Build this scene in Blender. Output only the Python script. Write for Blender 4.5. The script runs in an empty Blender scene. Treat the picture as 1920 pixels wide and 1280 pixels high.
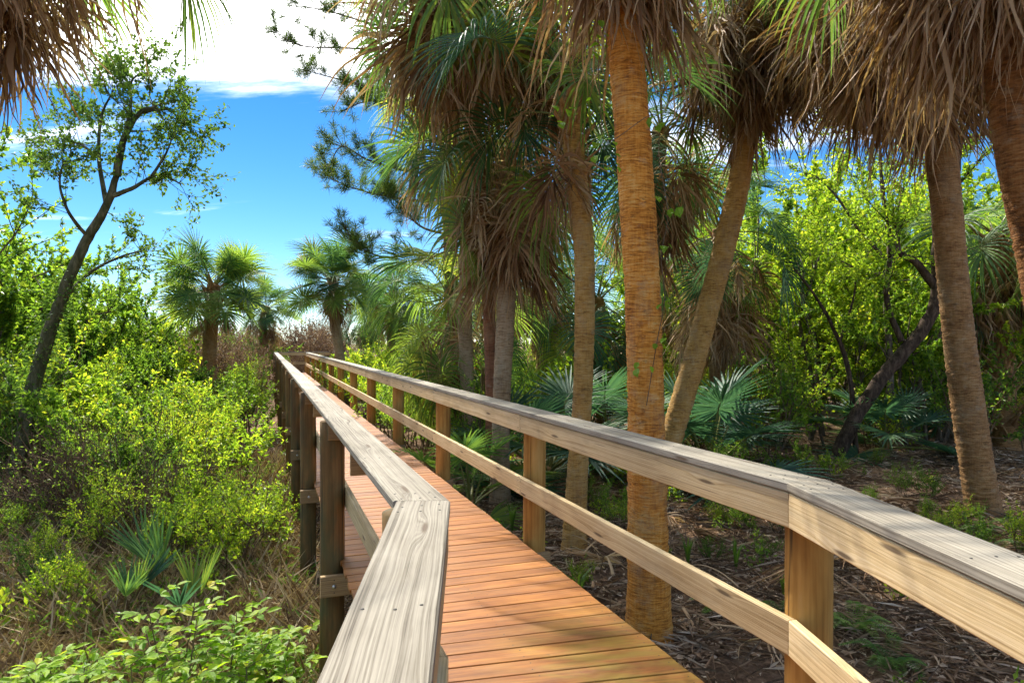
import bpy, math, random
import numpy as np
from mathutils import Vector, Matrix

R = math.radians
scene = bpy.context.scene
COL = scene.collection

# ------------------------------------------------------------------ camera
CAM_Z = 2.65
F = 1300.0                                   # focal length in photo pixels (1920 wide)
cam = bpy.data.cameras.new('camera')
cam.sensor_width = 36.0
cam.lens = 36.0 * F / 1920.0
cam.clip_start = 0.05
cam.clip_end = 2000
camo = bpy.data.objects.new('camera', cam)
camo.location = (0, 0, CAM_Z)
camo.rotation_euler = (R(90), 0, 0)
COL.objects.link(camo)
scene.camera = camo

# ------------------------------------------------------------------ sky and sun
SUN_AZ, SUN_EL = R(-28.5), R(50)             # azimuth from straight ahead, left negative
SUN_DIR = Vector((math.sin(SUN_AZ) * math.cos(SUN_EL), math.cos(SUN_AZ) * math.cos(SUN_EL), math.sin(SUN_EL)))
world = bpy.data.worlds.new('World')
scene.world = world
world.use_nodes = True
wn, wl = world.node_tree.nodes, world.node_tree.links
wn.clear()


def N(nodes, kind, **kw):
    n = nodes.new(kind)
    for k, v in kw.items():
        setattr(n, k, v)
    return n


def math_node(nodes, links, op, a, b=None, clamp=False):
    n = nodes.new('ShaderNodeMath')
    n.operation = op
    n.use_clamp = clamp
    for i, v in enumerate((a, b)):
        if v is None:
            continue
        if isinstance(v, (int, float)):
            n.inputs[i].default_value = v
        else:
            links.new(v, n.inputs[i])
    return n.outputs[0]


sky = N(wn, 'ShaderNodeTexSky', sky_type='NISHITA')
sky.sun_disc = False
sky.sun_elevation = SUN_EL
sky.sun_rotation = SUN_AZ
sky.air_density = 1.0
sky.dust_density = 0.0
sky.altitude = 2500
sky.ozone_density = 2.5
sat = N(wn, 'ShaderNodeHueSaturation')
sat.inputs['Value'].default_value = 0.87
sat.inputs['Saturation'].default_value = 1.33
wl.new(sky.outputs[0], sat.inputs['Color'])
tc = N(wn, 'ShaderNodeTexCoord')
sep = N(wn, 'ShaderNodeSeparateXYZ')
wl.new(tc.outputs['Generated'], sep.inputs[0])
den = math_node(wn, wl, 'MAXIMUM', math_node(wn, wl, 'ADD', sep.outputs[2], 0.08), 0.03)
cx = math_node(wn, wl, 'DIVIDE', sep.outputs[0], den)
cy = math_node(wn, wl, 'DIVIDE', sep.outputs[1], den)
cmb = N(wn, 'ShaderNodeCombineXYZ')
wl.new(cx, cmb.inputs[0])
wl.new(cy, cmb.inputs[1])
mapc = N(wn, 'ShaderNodeMapping')
mapc.inputs['Rotation'].default_value = (0, 0, R(24))
mapc.inputs['Scale'].default_value = (0.55, 1.5, 1)
mapc.inputs['Location'].default_value = (3.1, 0.6, 0)
wl.new(cmb.outputs[0], mapc.inputs[0])
cn = N(wn, 'ShaderNodeTexNoise')
cn.inputs['Scale'].default_value = 0.75
cn.inputs['Detail'].default_value = 9
cn.inputs['Roughness'].default_value = 0.62
cn.inputs['Distortion'].default_value = 0.4
wl.new(mapc.outputs[0], cn.inputs['Vector'])
# the bank of bright cloud that lies in front of the sun
dotn = N(wn, 'ShaderNodeVectorMath', operation='DOT_PRODUCT')
wl.new(tc.outputs['Generated'], dotn.inputs[0])
dotn.inputs[1].default_value = SUN_DIR
near = N(wn, 'ShaderNodeMapRange', interpolation_type='SMOOTHSTEP')
near.inputs['From Min'].default_value = 0.77
near.inputs['From Max'].default_value = 0.97
wl.new(dotn.outputs['Value'], near.inputs['Value'])
lowc = N(wn, 'ShaderNodeMapRange')
lowc.inputs['From Min'].default_value = 0.05; lowc.inputs['From Max'].default_value = 0.45
lowc.inputs['To Min'].default_value = -0.035; lowc.inputs['To Max'].default_value = 0.03
wl.new(sep.outputs[2], lowc.inputs['Value'])
dens = math_node(wn, wl, 'ADD', math_node(wn, wl, 'ADD', cn.outputs['Fac'], lowc.outputs[0]), math_node(wn, wl, 'MULTIPLY', near.outputs[0], 0.34))
cr = N(wn, 'ShaderNodeMapRange', interpolation_type='SMOOTHSTEP')
cr.inputs['From Min'].default_value = 0.535
cr.inputs['From Max'].default_value = 0.76
wl.new(dens, cr.inputs['Value'])
cbri = math_node(wn, wl, 'ADD', math_node(wn, wl, 'MULTIPLY', near.outputs[0], 18.0), 15.0)
ccol = N(wn, 'ShaderNodeCombineColor')
for i in range(3):
    wl.new(cbri, ccol.inputs[i])
mixc = N(wn, 'ShaderNodeMix', data_type='RGBA')
wl.new(cr.outputs[0], mixc.inputs['Factor'])
wl.new(sat.outputs[0], mixc.inputs['A'])
wl.new(ccol.outputs[0], mixc.inputs['B'])
bg = N(wn, 'ShaderNodeBackground')
bg.inputs['Strength'].default_value = 0.062
wl.new(mixc.outputs['Result'], bg.inputs['Color'])
wo = N(wn, 'ShaderNodeOutputWorld')
wl.new(bg.outputs[0], wo.inputs['Surface'])

sun = bpy.data.lights.new('sun', 'SUN')
sun.energy = 2.35
sun.angle = R(0.55)
sun.color = (1.0, 0.93, 0.80)
suno = bpy.data.objects.new('sun', sun)
suno.rotation_euler = (-SUN_DIR).to_track_quat('-Z', 'Y').to_euler()
suno.location = (-20, 40, 40)
COL.objects.link(suno)

scene.view_settings.view_transform = 'Standard'
scene.view_settings.look = 'None'
scene.view_settings.exposure = 1.83
scene.view_settings.gamma = 1.0
scene.view_settings.use_curve_mapping = False
scene.render.engine = 'CYCLES'
cyc = scene.cycles
cyc.use_denoising = True
cyc.max_bounces = 6
cyc.diffuse_bounces = 3
cyc.glossy_bounces = 2
cyc.transmission_bounces = 4
cyc.use_adaptive_sampling = True
cyc.adaptive_threshold = 0.022
cyc.transparent_max_bounces = 4
cyc.caustics_reflective = False
cyc.caustics_refractive = False
cyc.sample_clamp_indirect = 6
cyc.sample_clamp_direct = 12

# ------------------------------------------------------------------ helpers


def at(px, py, y):
    """photo pixel at distance y -> point"""
    return np.array(((px - 960) / F * y, y, CAM_Z - (py - 640) / F * y))


def tag(o, label=None, cat=None, group=None, kind=None):
    if label: o['label'] = label
    if cat: o['category'] = cat
    if group: o['group'] = group
    if kind: o['kind'] = kind
    return o


def empty(name, loc=(0, 0, 0), parent=None):
    o = bpy.data.objects.new(name, None)
    o.location = loc
    o.empty_display_size = 0.2
    COL.objects.link(o)
    if parent: o.parent = parent
    return o


def link(name, me, parent=None, loc=(0, 0, 0), rot=(0, 0, 0), scale=(1, 1, 1)):
    o = bpy.data.objects.new(name, me)
    o.location = loc
    o.rotation_euler = rot
    o.scale = scale if not isinstance(scale, (int, float)) else (scale,) * 3
    COL.objects.link(o)
    if parent: o.parent = parent
    return o


class MB:
    """collects vertices and faces (tris or quads) with a material slot"""

    def __init__(self):
        self.V, self.Q, self.T, self.mq, self.mt, self.n = [], [], [], [], [], 0

    def add(self, V, quads=None, tris=None, m=0):
        V = np.asarray(V, float).reshape(-1, 3)
        if quads is not None and len(quads):
            q = np.asarray(quads, int).reshape(-1, 4) + self.n
            self.Q.append(q); self.mq.append(np.full(len(q), m))
        if tris is not None and len(tris):
            t = np.asarray(tris, int).reshape(-1, 3) + self.n
            self.T.append(t); self.mt.append(np.full(len(t), m))
        self.V.append(V); self.n += len(V)

    def mesh(self, name, mats, smooth=True):
        V = np.concatenate(self.V) if self.V else np.zeros((0, 3))
        Q = np.concatenate(self.Q) if self.Q else np.zeros((0, 4), int)
        T = np.concatenate(self.T) if self.T else np.zeros((0, 3), int)
        mi = np.concatenate([*self.mq, *self.mt]) if (self.mq or self.mt) else np.zeros(0)
        me = bpy.data.meshes.new(name)
        me.vertices.add(len(V))
        me.vertices.foreach_set('co', V.astype(np.float32).ravel())
        me.loops.add(len(Q) * 4 + len(T) * 3)
        me.loops.foreach_set('vertex_index', np.concatenate([Q.ravel(), T.ravel()]).astype(np.int32))
        me.polygons.add(len(Q) + len(T))
        st = np.concatenate([np.arange(len(Q)) * 4, len(Q) * 4 + np.arange(len(T)) * 3]).astype(np.int32)
        me.polygons.foreach_set('loop_start', st)
        me.polygons.foreach_set('material_index', mi.astype(np.int32))
        me.polygons.foreach_set('use_smooth', np.full(len(Q) + len(T), bool(smooth)))
        for m in mats: me.materials.append(m)
        me.update(calc_edges=True)
        return me

    def tube(self, pts, rad, sides=6, m=0, cap=True, flat=1.0, mod=None):
        pts = np.asarray(pts, float); n = len(pts)
        rad = np.broadcast_to(np.asarray(rad, float), (n,))
        tang = np.gradient(pts, axis=0)
        tang /= np.linalg.norm(tang, axis=1)[:, None] + 1e-9
        ref = np.array((0, 0, 1.0)) if abs(tang[0][2]) < 0.9 else np.array((1.0, 0, 0))
        th = np.arange(sides) / sides * 2 * np.pi
        V = np.zeros((n, sides, 3))
        u = np.cross(ref, tang[0]); u /= np.linalg.norm(u)
        for i in range(n):
            u = u - tang[i] * np.dot(u, tang[i]); u /= np.linalg.norm(u) + 1e-9
            v = np.cross(tang[i], u)
            r = rad[i] if mod is None else rad[i] * mod[i]
            V[i] = pts[i] + np.outer(np.cos(th) * r, u) + np.outer(np.sin(th) * r * flat, v)
        i = np.arange(n - 1)[:, None] * sides; j = np.arange(sides)[None]; k = (j + 1) % sides
        Q = np.stack([i + j, i + k, i + sides + k, i + sides + j], -1).reshape(-1, 4)
        base = V.reshape(-1, 3)
        if cap:
            base = np.vstack([base, pts[-1] + tang[-1] * rad[-1] * .3])
            T = [(n * sides - sides + a, n * sides - sides + (a + 1) % sides, n * sides) for a in range(sides)]
            self.add(base, Q, T, m)
        else:
            self.add(base, Q, None, m)

    def leaves(self, C, D, Nn, L, W, m=0, fold=0.25, big=False):
        """C base points, D directions, Nn normals, L lengths, W widths"""
        C = np.asarray(C, float); n = len(C)
        if n == 0: return
        D = D / (np.linalg.norm(D, axis=1)[:, None] + 1e-9)
        S = np.cross(D, Nn); S /= np.linalg.norm(S, axis=1)[:, None] + 1e-9
        Nn = np.cross(S, D)
        L = np.broadcast_to(np.asarray(L, float), (n,))[:, None]
        W = np.broadcast_to(np.asarray(W, float), (n,))[:, None]
        if not big:
            V = np.stack([C, C + D * L * .45 + S * W * .5 + Nn * W * fold, C + D * L - Nn * L * .08, C + D * L * .45 - S * W * .5 + Nn * W * fold], 1)
            i = np.arange(n)[:, None] * 4
            T = np.concatenate([i + np.array([[0, 1, 2]]), i + np.array([[0, 2, 3]])])
            self.add(V.reshape(-1, 3), None, T, m)
        else:
            V = np.stack([C, C + D * L * .28 + S * W * .42 + Nn * W * fold, C + D * L * .66 + S * W * .4 + Nn * W * fold * .8, C + D * L - Nn * L * .12,
                          C + D * L * .66 - S * W * .4 + Nn * W * fold * .8, C + D * L * .28 - S * W * .42 + Nn * W * fold, C + D * L * .34, C + D * L * .68], 1)
            i = np.arange(n)[:, None] * 8
            T = np.concatenate([i + np.array([t]) for t in ((0, 1, 6), (0, 6, 5), (2, 3, 7), (7, 3, 4))])
            Q = np.concatenate([i + np.array([t]) for t in ((1, 2, 7, 6), (6, 7, 4, 5))])
            self.add(V.reshape(-1, 3), Q, T, m)


def unit(v):
    v = np.asarray(v, float)
    return v / (np.linalg.norm(v) + 1e-9)


def bez(pts, n):
    """smooth curve through control points (Catmull-Rom), n samples"""
    P = np.asarray(pts, float)
    P = np.vstack([2 * P[0] - P[1], P, 2 * P[-1] - P[-2]])
    out = []
    m = len(P) - 3
    for t in np.linspace(0, m - 1e-6, n):
        i = int(t); f = t - i
        a, b, c, d = P[i:i + 4]
        out.append(.5 * (2 * b + (c - a) * f + (2 * a - 5 * b + 4 * c - d) * f * f + (3 * b - a - 3 * c + d) * f ** 3))
    return np.array(out)


# ------------------------------------------------------------------ materials


def mat(name):
    m = bpy.data.materials.new(name)
    m.use_nodes = True
    nt = m.node_tree
    nt.nodes.clear()
    out = nt.nodes.new('ShaderNodeOutputMaterial')
    return m, nt.nodes, nt.links, out


def ramp(nodes, links, fac, stops):
    r = nodes.new('ShaderNodeValToRGB')
    e = r.color_ramp.elements
    while len(e) < len(stops): e.new(0.5)
    for el, (p, c) in zip(e, stops):
        el.position = p
        el.color = (*c, 1)
    links.new(fac, r.inputs[0])
    return r.outputs[0]


def noise(nodes, links, vec, scale, detail=4, rough=.55, dist=0.0):
    n = nodes.new('ShaderNodeTexNoise')
    n.inputs['Scale'].default_value = scale
    n.inputs['Detail'].default_value = detail
    n.inputs['Roughness'].default_value = rough
    n.inputs['Distortion'].default_value = dist
    if vec is not None: links.new(vec, n.inputs['Vector'])
    return n.outputs['Fac']


def mapping(nodes, links, vec, scale=(1, 1, 1), loc=(0, 0, 0)):
    n = nodes.new('ShaderNodeMapping')
    n.inputs['Scale'].default_value = scale
    n.inputs['Location'].default_value = loc
    links.new(vec, n.inputs['Vector'])
    return n.outputs[0]


def objvec(nodes, links, shift=37.0):
    """object coordinates moved by a random amount for each object"""
    t = nodes.new('ShaderNodeTexCoord')
    oi = nodes.new('ShaderNodeObjectInfo')
    mul = math_node(nodes, links, 'MULTIPLY', oi.outputs['Random'], shift)
    c = nodes.new('ShaderNodeCombineXYZ')
    for i in range(3): links.new(mul, c.inputs[i])
    a = nodes.new('ShaderNodeVectorMath')
    a.operation = 'ADD'
    links.new(t.outputs['Object'], a.inputs[0])
    links.new(c.outputs[0], a.inputs[1])
    return a.outputs[0], oi.outputs['Random'], t.outputs['Object']


def mix(nodes, links, fac, a, b, mode='MIX'):
    n = nodes.new('ShaderNodeMix')
    n.data_type = 'RGBA'
    n.blend_type = mode
    for sock, v in (('Factor', fac), ('A', a), ('B', b)):
        if isinstance(v, (int, float)): n.inputs[sock].default_value = v
        elif isinstance(v, tuple): n.inputs[sock].default_value = (*v, 1)
        else: links.new(v, n.inputs[sock])
    return n.outputs['Result']


def bump(nodes, links, h, strength=.4, dist=.01):
    b = nodes.new('ShaderNodeBump')
    b.inputs['Strength'].default_value = strength
    b.inputs['Distance'].default_value = dist
    links.new(h, b.inputs['Height'])
    return b.outputs[0]


def leaf_mat(name, stops, trans=.45, rough=.45, tcol=1.5, spec=.35, objvar=.5):
    """stops: colours spread over the leaves at random; part of the light goes through"""
    m, n, l, out = mat(name)
    g = n.new('ShaderNodeNewGeometry')
    oi = n.new('ShaderNodeObjectInfo')
    v = math_node(n, l, 'ADD', math_node(n, l, 'MULTIPLY', g.outputs['Random Per Island'], 1 - objvar), math_node(n, l, 'MULTIPLY', oi.outputs['Random'], objvar))
    col = ramp(n, l, v, stops)
    p = n.new('ShaderNodeBsdfPrincipled')
    p.inputs['Roughness'].default_value = rough
    p.inputs['Specular IOR Level'].default_value = spec
    l.new(col, p.inputs['Base Color'])
    tr = n.new('ShaderNodeBsdfTranslucent')
    tm = mix(n, l, 1.0, col, (tcol, tcol * 1.02, tcol * .55), 'MULTIPLY')
    l.new(tm, tr.inputs['Color'])
    ms = n.new('ShaderNodeMixShader')
    ms.inputs[0].default_value = trans
    l.new(p.outputs[0], ms.inputs[1])
    l.new(tr.outputs[0], ms.inputs[2])
    l.new(ms.outputs[0], out.inputs[0])
    return m


def wood_mat(name, stops, grain=(0.7, 62, 62), rough=.75, knots=True, dark=(.09, .055, .03), bumps=.35, fine=1.0, tint=None):
    m, n, l, out = mat(name)
    vec, rnd, obj = objvec(n, l)
    # knots: sparse cells stretched along the board; they push the grain aside
    sv = n.new('ShaderNodeSeparateXYZ')
    l.new(vec, sv.inputs[0])
    kc = n.new('ShaderNodeCombineXYZ')
    l.new(math_node(n, l, 'MULTIPLY', sv.outputs[0], .95), kc.inputs[0])
    l.new(math_node(n, l, 'MULTIPLY', math_node(n, l, 'ADD', sv.outputs[1], sv.outputs[2]), 6.5), kc.inputs[1])
    vk = n.new('ShaderNodeTexVoronoi')
    vk.voronoi_dimensions = '2D'
    vk.inputs['Scale'].default_value = 1.0
    l.new(kc.outputs[0], vk.inputs['Vector'])
    d = vk.outputs['Distance']
    push = math_node(n, l, 'POWER', 2.718, math_node(n, l, 'MULTIPLY', math_node(n, l, 'MULTIPLY', d, d), -40.0))
    s = n.new('ShaderNodeSeparateXYZ')
    l.new(mapping(n, l, vec, grain), s.inputs[0])
    low = noise(n, l, mapping(n, l, vec, (.9, 5, 5)), 1.4, 2)
    yz = math_node(n, l, 'ADD', s.outputs[1], math_node(n, l, 'MULTIPLY', s.outputs[2], 1.25))
    y2 = math_node(n, l, 'ADD', yz, math_node(n, l, 'MULTIPLY', push, 1.9 if knots else 0))
    y3 = math_node(n, l, 'ADD', y2, math_node(n, l, 'MULTIPLY', low, 2.2))
    c = n.new('ShaderNodeCombineXYZ')
    l.new(s.outputs[0], c.inputs[0]); l.new(y3, c.inputs[1]); l.new(s.outputs[2], c.inputs[2])
    line = noise(n, l, mapping(n, l, c.outputs[0], (.5, 2.3, .02)), 1.0, 4, .6)
    lr = n.new('ShaderNodeMapRange')
    lr.inputs['From Min'].default_value = .36
    lr.inputs['From Max'].default_value = .6
    l.new(line, lr.inputs['Value'])
    fibre = noise(n, l, mapping(n, l, vec, (3, 160, 160)), 1.0, 3, .7)
    blot = noise(n, l, mapping(n, l, vec, (1.5, 4, 4)), 1.0, 5, .65)
    g = math_node(n, l, 'ADD', math_node(n, l, 'MULTIPLY', lr.outputs[0], .24), math_node(n, l, 'MULTIPLY', fibre, .38 * fine))
    g = math_node(n, l, 'ADD', g, math_node(n, l, 'MULTIPLY', blot, .48))
    col = ramp(n, l, g, stops)
    if knots:
        kr = n.new('ShaderNodeMapRange')
        kr.inputs['From Min'].default_value = .075
        kr.inputs['From Max'].default_value = .035
        l.new(d, kr.inputs['Value'])
        col = mix(n, l, math_node(n, l, 'MULTIPLY', kr.outputs[0], .85), col, dark)
    ck = n.new('ShaderNodeMapRange')                 # fine drying checks along the grain
    ck.inputs['From Min'].default_value = .335; ck.inputs['From Max'].default_value = .27
    l.new(noise(n, l, mapping(n, l, vec, (2.2, 120, 120)), 1.0, 2, .5), ck.inputs['Value'])
    col = mix(n, l, math_node(n, l, 'MULTIPLY', ck.outputs[0], .65), col, dark)
    stn = n.new('ShaderNodeMapRange')                # grey weather stains
    stn.inputs['From Min'].default_value = .52; stn.inputs['From Max'].default_value = .7
    l.new(noise(n, l, mapping(n, l, vec, (2.2, 9, 9)), 1.0, 6, .7), stn.inputs['Value'])
    col = mix(n, l, math_node(n, l, 'MULTIPLY', stn.outputs[0], .32), col, (.18, .15, .10))
    hv = n.new('ShaderNodeHueSaturation')
    l.new(math_node(n, l, 'ADD', math_node(n, l, 'MULTIPLY', rnd, .3), .85), hv.inputs['Value'])
    l.new(col, hv.inputs['Color'])
    p = n.new('ShaderNodeBsdfPrincipled')
    p.inputs['Roughness'].default_value = rough
    p.inputs['Specular IOR Level'].default_value = .3
    l.new(hv.outputs[0], p.inputs['Base Color'])
    l.new(bump(n, l, g, bumps, .004), p.inputs['Normal'])
    l.new(p.outputs[0], out.inputs[0])
    return m


def post_mat(name, stops, moss=None):
    """round timber: streaks run up the post, darker stains, checks"""
    m, n, l, out = mat(name)
    vec, rnd, obj = objvec(n, l)
    st = noise(n, l, mapping(n, l, vec, (26, 26, 1.1)), 1.0, 4, .6)
    bl = noise(n, l, mapping(n, l, vec, (6, 6, 1.6)), 1.0, 4, .6)
    g = math_node(n, l, 'ADD', math_node(n, l, 'MULTIPLY', st, .5), math_node(n, l, 'MULTIPLY', bl, .5))
    col = ramp(n, l, g, stops)
    ck = noise(n, l, mapping(n, l, vec, (34, 34, .7)), 1.0, 2, .5)
    cf = n.new('ShaderNodeMapRange')
    cf.inputs['From Min'].default_value = .335; cf.inputs['From Max'].default_value = .29
    l.new(ck, cf.inputs['Value'])
    col = mix(n, l, math_node(n, l, 'MULTIPLY', cf.outputs[0], .8), col, (.03, .018, .008))
    if moss:
        mf = n.new('ShaderNodeMapRange')
        mf.inputs['From Min'].default_value = .44; mf.inputs['From Max'].default_value = .62
        l.new(noise(n, l, mapping(n, l, vec, (7, 7, 2.4)), 1.0, 5, .65), mf.inputs['Value'])
        col = mix(n, l, math_node(n, l, 'MULTIPLY', mf.outputs[0], .6), col, moss)
    p = n.new('ShaderNodeBsdfPrincipled')
    p.inputs['Roughness'].default_value = .7
    p.inputs['Specular IOR Level'].default_value = .25
    l.new(col, p.inputs['Base Color'])
    l.new(bump(n, l, g, .5, .006), p.inputs['Normal'])
    l.new(p.outputs[0], out.inputs[0])
    return m


def deck_mat():
    m, n, l, out = mat('deck_composite')
    vec, rnd, obj = objvec(n, l)
    st = noise(n, l, mapping(n, l, vec, (2.2, 60, 20)), 1.0, 4, .65)
    bl = noise(n, l, mapping(n, l, vec, (1.6, 7, 7)), 1.2, 4, .6)
    g = math_node(n, l, 'ADD', math_node(n, l, 'MULTIPLY', st, .55), math_node(n, l, 'MULTIPLY', bl, .45))
    col = ramp(n, l, g, [(.30, (.105, .030, .005)), (.47, (.235, .077, .011)), (.58, (.325, .122, .019)), (.72, (.40, .185, .042))])
    wear = n.new('ShaderNodeMapRange')
    wear.inputs['From Min'].default_value = .5; wear.inputs['From Max'].default_value = .72
    l.new(noise(n, l, mapping(n, l, vec, (2.4, 9, 1)), 1.3, 6, .7), wear.inputs['Value'])
    col = mix(n, l, math_node(n, l, 'MULTIPLY', wear.outputs[0], .3), col, (.32, .19, .085))
    spots = n.new('ShaderNodeMapRange')
    spots.inputs['From Min'].default_value = .67; spots.inputs['From Max'].default_value = .74
    l.new(noise(n, l, mapping(n, l, vec, (16, 34, 1)), 1.0, 3, .6), spots.inputs['Value'])
    col = mix(n, l, math_node(n, l, 'MULTIPLY', spots.outputs[0], .55), col, (.07, .03, .014))
    # green algae film where the boards stay damp, by the right edge of the near boards
    geo = n.new('ShaderNodeNewGeometry')
    dv = n.new('ShaderNodeVectorMath'); dv.operation = 'DISTANCE'
    l.new(mapping(n, l, geo.outputs['Position'], (1.0, .75, 0)), dv.inputs[0])
    dv.inputs[1].default_value = (.62, 2.5, 0)
    al = n.new('ShaderNodeMapRange'); al.interpolation_type = 'SMOOTHSTEP'
    al.inputs['From Min'].default_value = .95; al.inputs['From Max'].default_value = .1
    l.new(dv.outputs['Value'], al.inputs['Value'])
    an = noise(n, l, mapping(n, l, geo.outputs['Position'], (2.5, 8, 1)), 1.6, 4, .6)
    af = math_node(n, l, 'MULTIPLY', al.outputs[0], math_node(n, l, 'MULTIPLY', math_node(n, l, 'SUBTRACT', an, .36), 4.2, True), True)
    col = mix(n, l, math_node(n, l, 'MULTIPLY', af, .5), col, (.27, .22, .025))
    hv = n.new('ShaderNodeHueSaturation')
    l.new(math_node(n, l, 'ADD', math_node(n, l, 'MULTIPLY', rnd, .28), .84), hv.inputs['Value'])
    l.new(col, hv.inputs['Color'])
    p = n.new('ShaderNodeBsdfPrincipled')
    p.inputs['Roughness'].default_value = .55
    p.inputs['Specular IOR Level'].default_value = .35
    l.new(hv.outputs[0], p.inputs['Base Color'])
    l.new(bump(n, l, g, .3, .003), p.inputs['Normal'])
    l.new(p.outputs[0], out.inputs[0])
    return m


def trunk_mat(name, stops, ring=38.0, lichen=.25, lcol=(.42, .38, .28)):
    m, n, l, out = mat(name)
    vec, rnd, obj = objvec(n, l, 11.0)
    rings = noise(n, l, mapping(n, l, vec, (8, 8, ring * 2.1)), 1.0, 5, .62, .5)
    fib = noise(n, l, mapping(n, l, vec, (55, 55, 5)), 1.0, 3, .6)
    blot = noise(n, l, mapping(n, l, vec, (3.0, 3.0, 2.2)), 1.3, 5, .6)
    g = math_node(n, l, 'ADD', math_node(n, l, 'MULTIPLY', rings, .55), math_node(n, l, 'MULTIPLY', fib, .18))
    g = math_node(n, l, 'ADD', g, math_node(n, l, 'MULTIPLY', blot, .32))
    col = ramp(n, l, g, stops)
    dk = n.new('ShaderNodeMapRange')
    dk.inputs['From Min'].default_value = .45; dk.inputs['From Max'].default_value = .33
    l.new(noise(n, l, mapping(n, l, vec, (9, 9, 34)), 1.0, 6, .75, .9), dk.inputs['Value'])
    col = mix(n, l, math_node(n, l, 'MULTIPLY', dk.outputs[0], .65), col, (.05, .028, .014))
    gy = n.new('ShaderNodeMapRange')
    gy.inputs['From Min'].default_value = .5; gy.inputs['From Max'].default_value = .66
    l.new(noise(n, l, mapping(n, l, vec, (2.5, 2.5, 1.3)), 1.0, 6, .7), gy.inputs['Value'])
    col = mix(n, l, math_node(n, l, 'MULTIPLY', gy.outputs[0], .5), col, (.30, .21, .125))
    li = n.new('ShaderNodeMapRange')
    li.inputs['From Min'].default_value = .56; li.inputs['From Max'].default_value = .68
    l.new(noise(n, l, mapping(n, l, vec, (6, 6, 9)), 1.0, 5, .65), li.inputs['Value'])
    col = mix(n, l, math_node(n, l, 'MULTIPLY', li.outputs[0], lichen), col, lcol)
    p = n.new('ShaderNodeBsdfPrincipled')
    p.inputs['Roughness'].default_value = .85
    p.inputs['Specular IOR Level'].default_value = .2
    l.new(col, p.inputs['Base Color'])
    l.new(bump(n, l, g, 1.0, .035), p.inputs['Normal'])
    l.new(p.outputs[0], out.inputs[0])
    return m


def bark_mat(name, stops, scale=14):
    m, n, l, out = mat(name)
    vec, rnd, obj = objvec(n, l, 9.0)
    a = noise(n, l, mapping(n, l, vec, (1, 1, .35)), scale, 6, .7, .5)
    col = ramp(n, l, a, stops)
    p = n.new('ShaderNodeBsdfPrincipled')
    p.inputs['Roughness'].default_value = .9
    p.inputs['Specular IOR Level'].default_value = .15
    l.new(col, p.inputs['Base Color'])
    l.new(bump(n, l, a, .8, .02), p.inputs['Normal'])
    l.new(p.outputs[0], out.inputs[0])
    return m


def ground_mat():
    m, n, l, out = mat('forest_floor')
    t = n.new('ShaderNodeTexCoord')
    v = t.outputs['Object']
    a = noise(n, l, v, 1.1, 8, .65)
    b = noise(n, l, v, 14, 6, .7)
    g = math_node(n, l, 'ADD', math_node(n, l, 'MULTIPLY', a, .5), math_node(n, l, 'MULTIPLY', b, .5))
    col = ramp(n, l, g, [(.32, (.045, .027, .016)), (.45, (.12, .072, .043)), (.55, (.21, .135, .085)), (.68, (.33, .245, .17))])
    p = n.new('ShaderNodeBsdfPrincipled')
    p.inputs['Roughness'].default_value = .95
    p.inputs['Specular IOR Level'].default_value = .1
    l.new(col, p.inputs['Base Color'])
    l.new(bump(n, l, b, 1.0, .05), p.inputs['Normal'])
    l.new(p.outputs[0], out.inputs[0])
    return m


def plain(name, col, rough=.6, metal=0.0):
    m, n, l, out = mat(name)
    p = n.new('ShaderNodeBsdfPrincipled')
    v = noise(n, l, None, 30, 3)
    c = mix(n, l, v, tuple(x * .7 for x in col), tuple(min(1, x * 1.25) for x in col))
    l.new(c, p.inputs['Base Color'])
    p.inputs['Roughness'].default_value = rough
    p.inputs['Metallic'].default_value = metal
    l.new(p.outputs[0], out.inputs[0])
    return m


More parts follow.
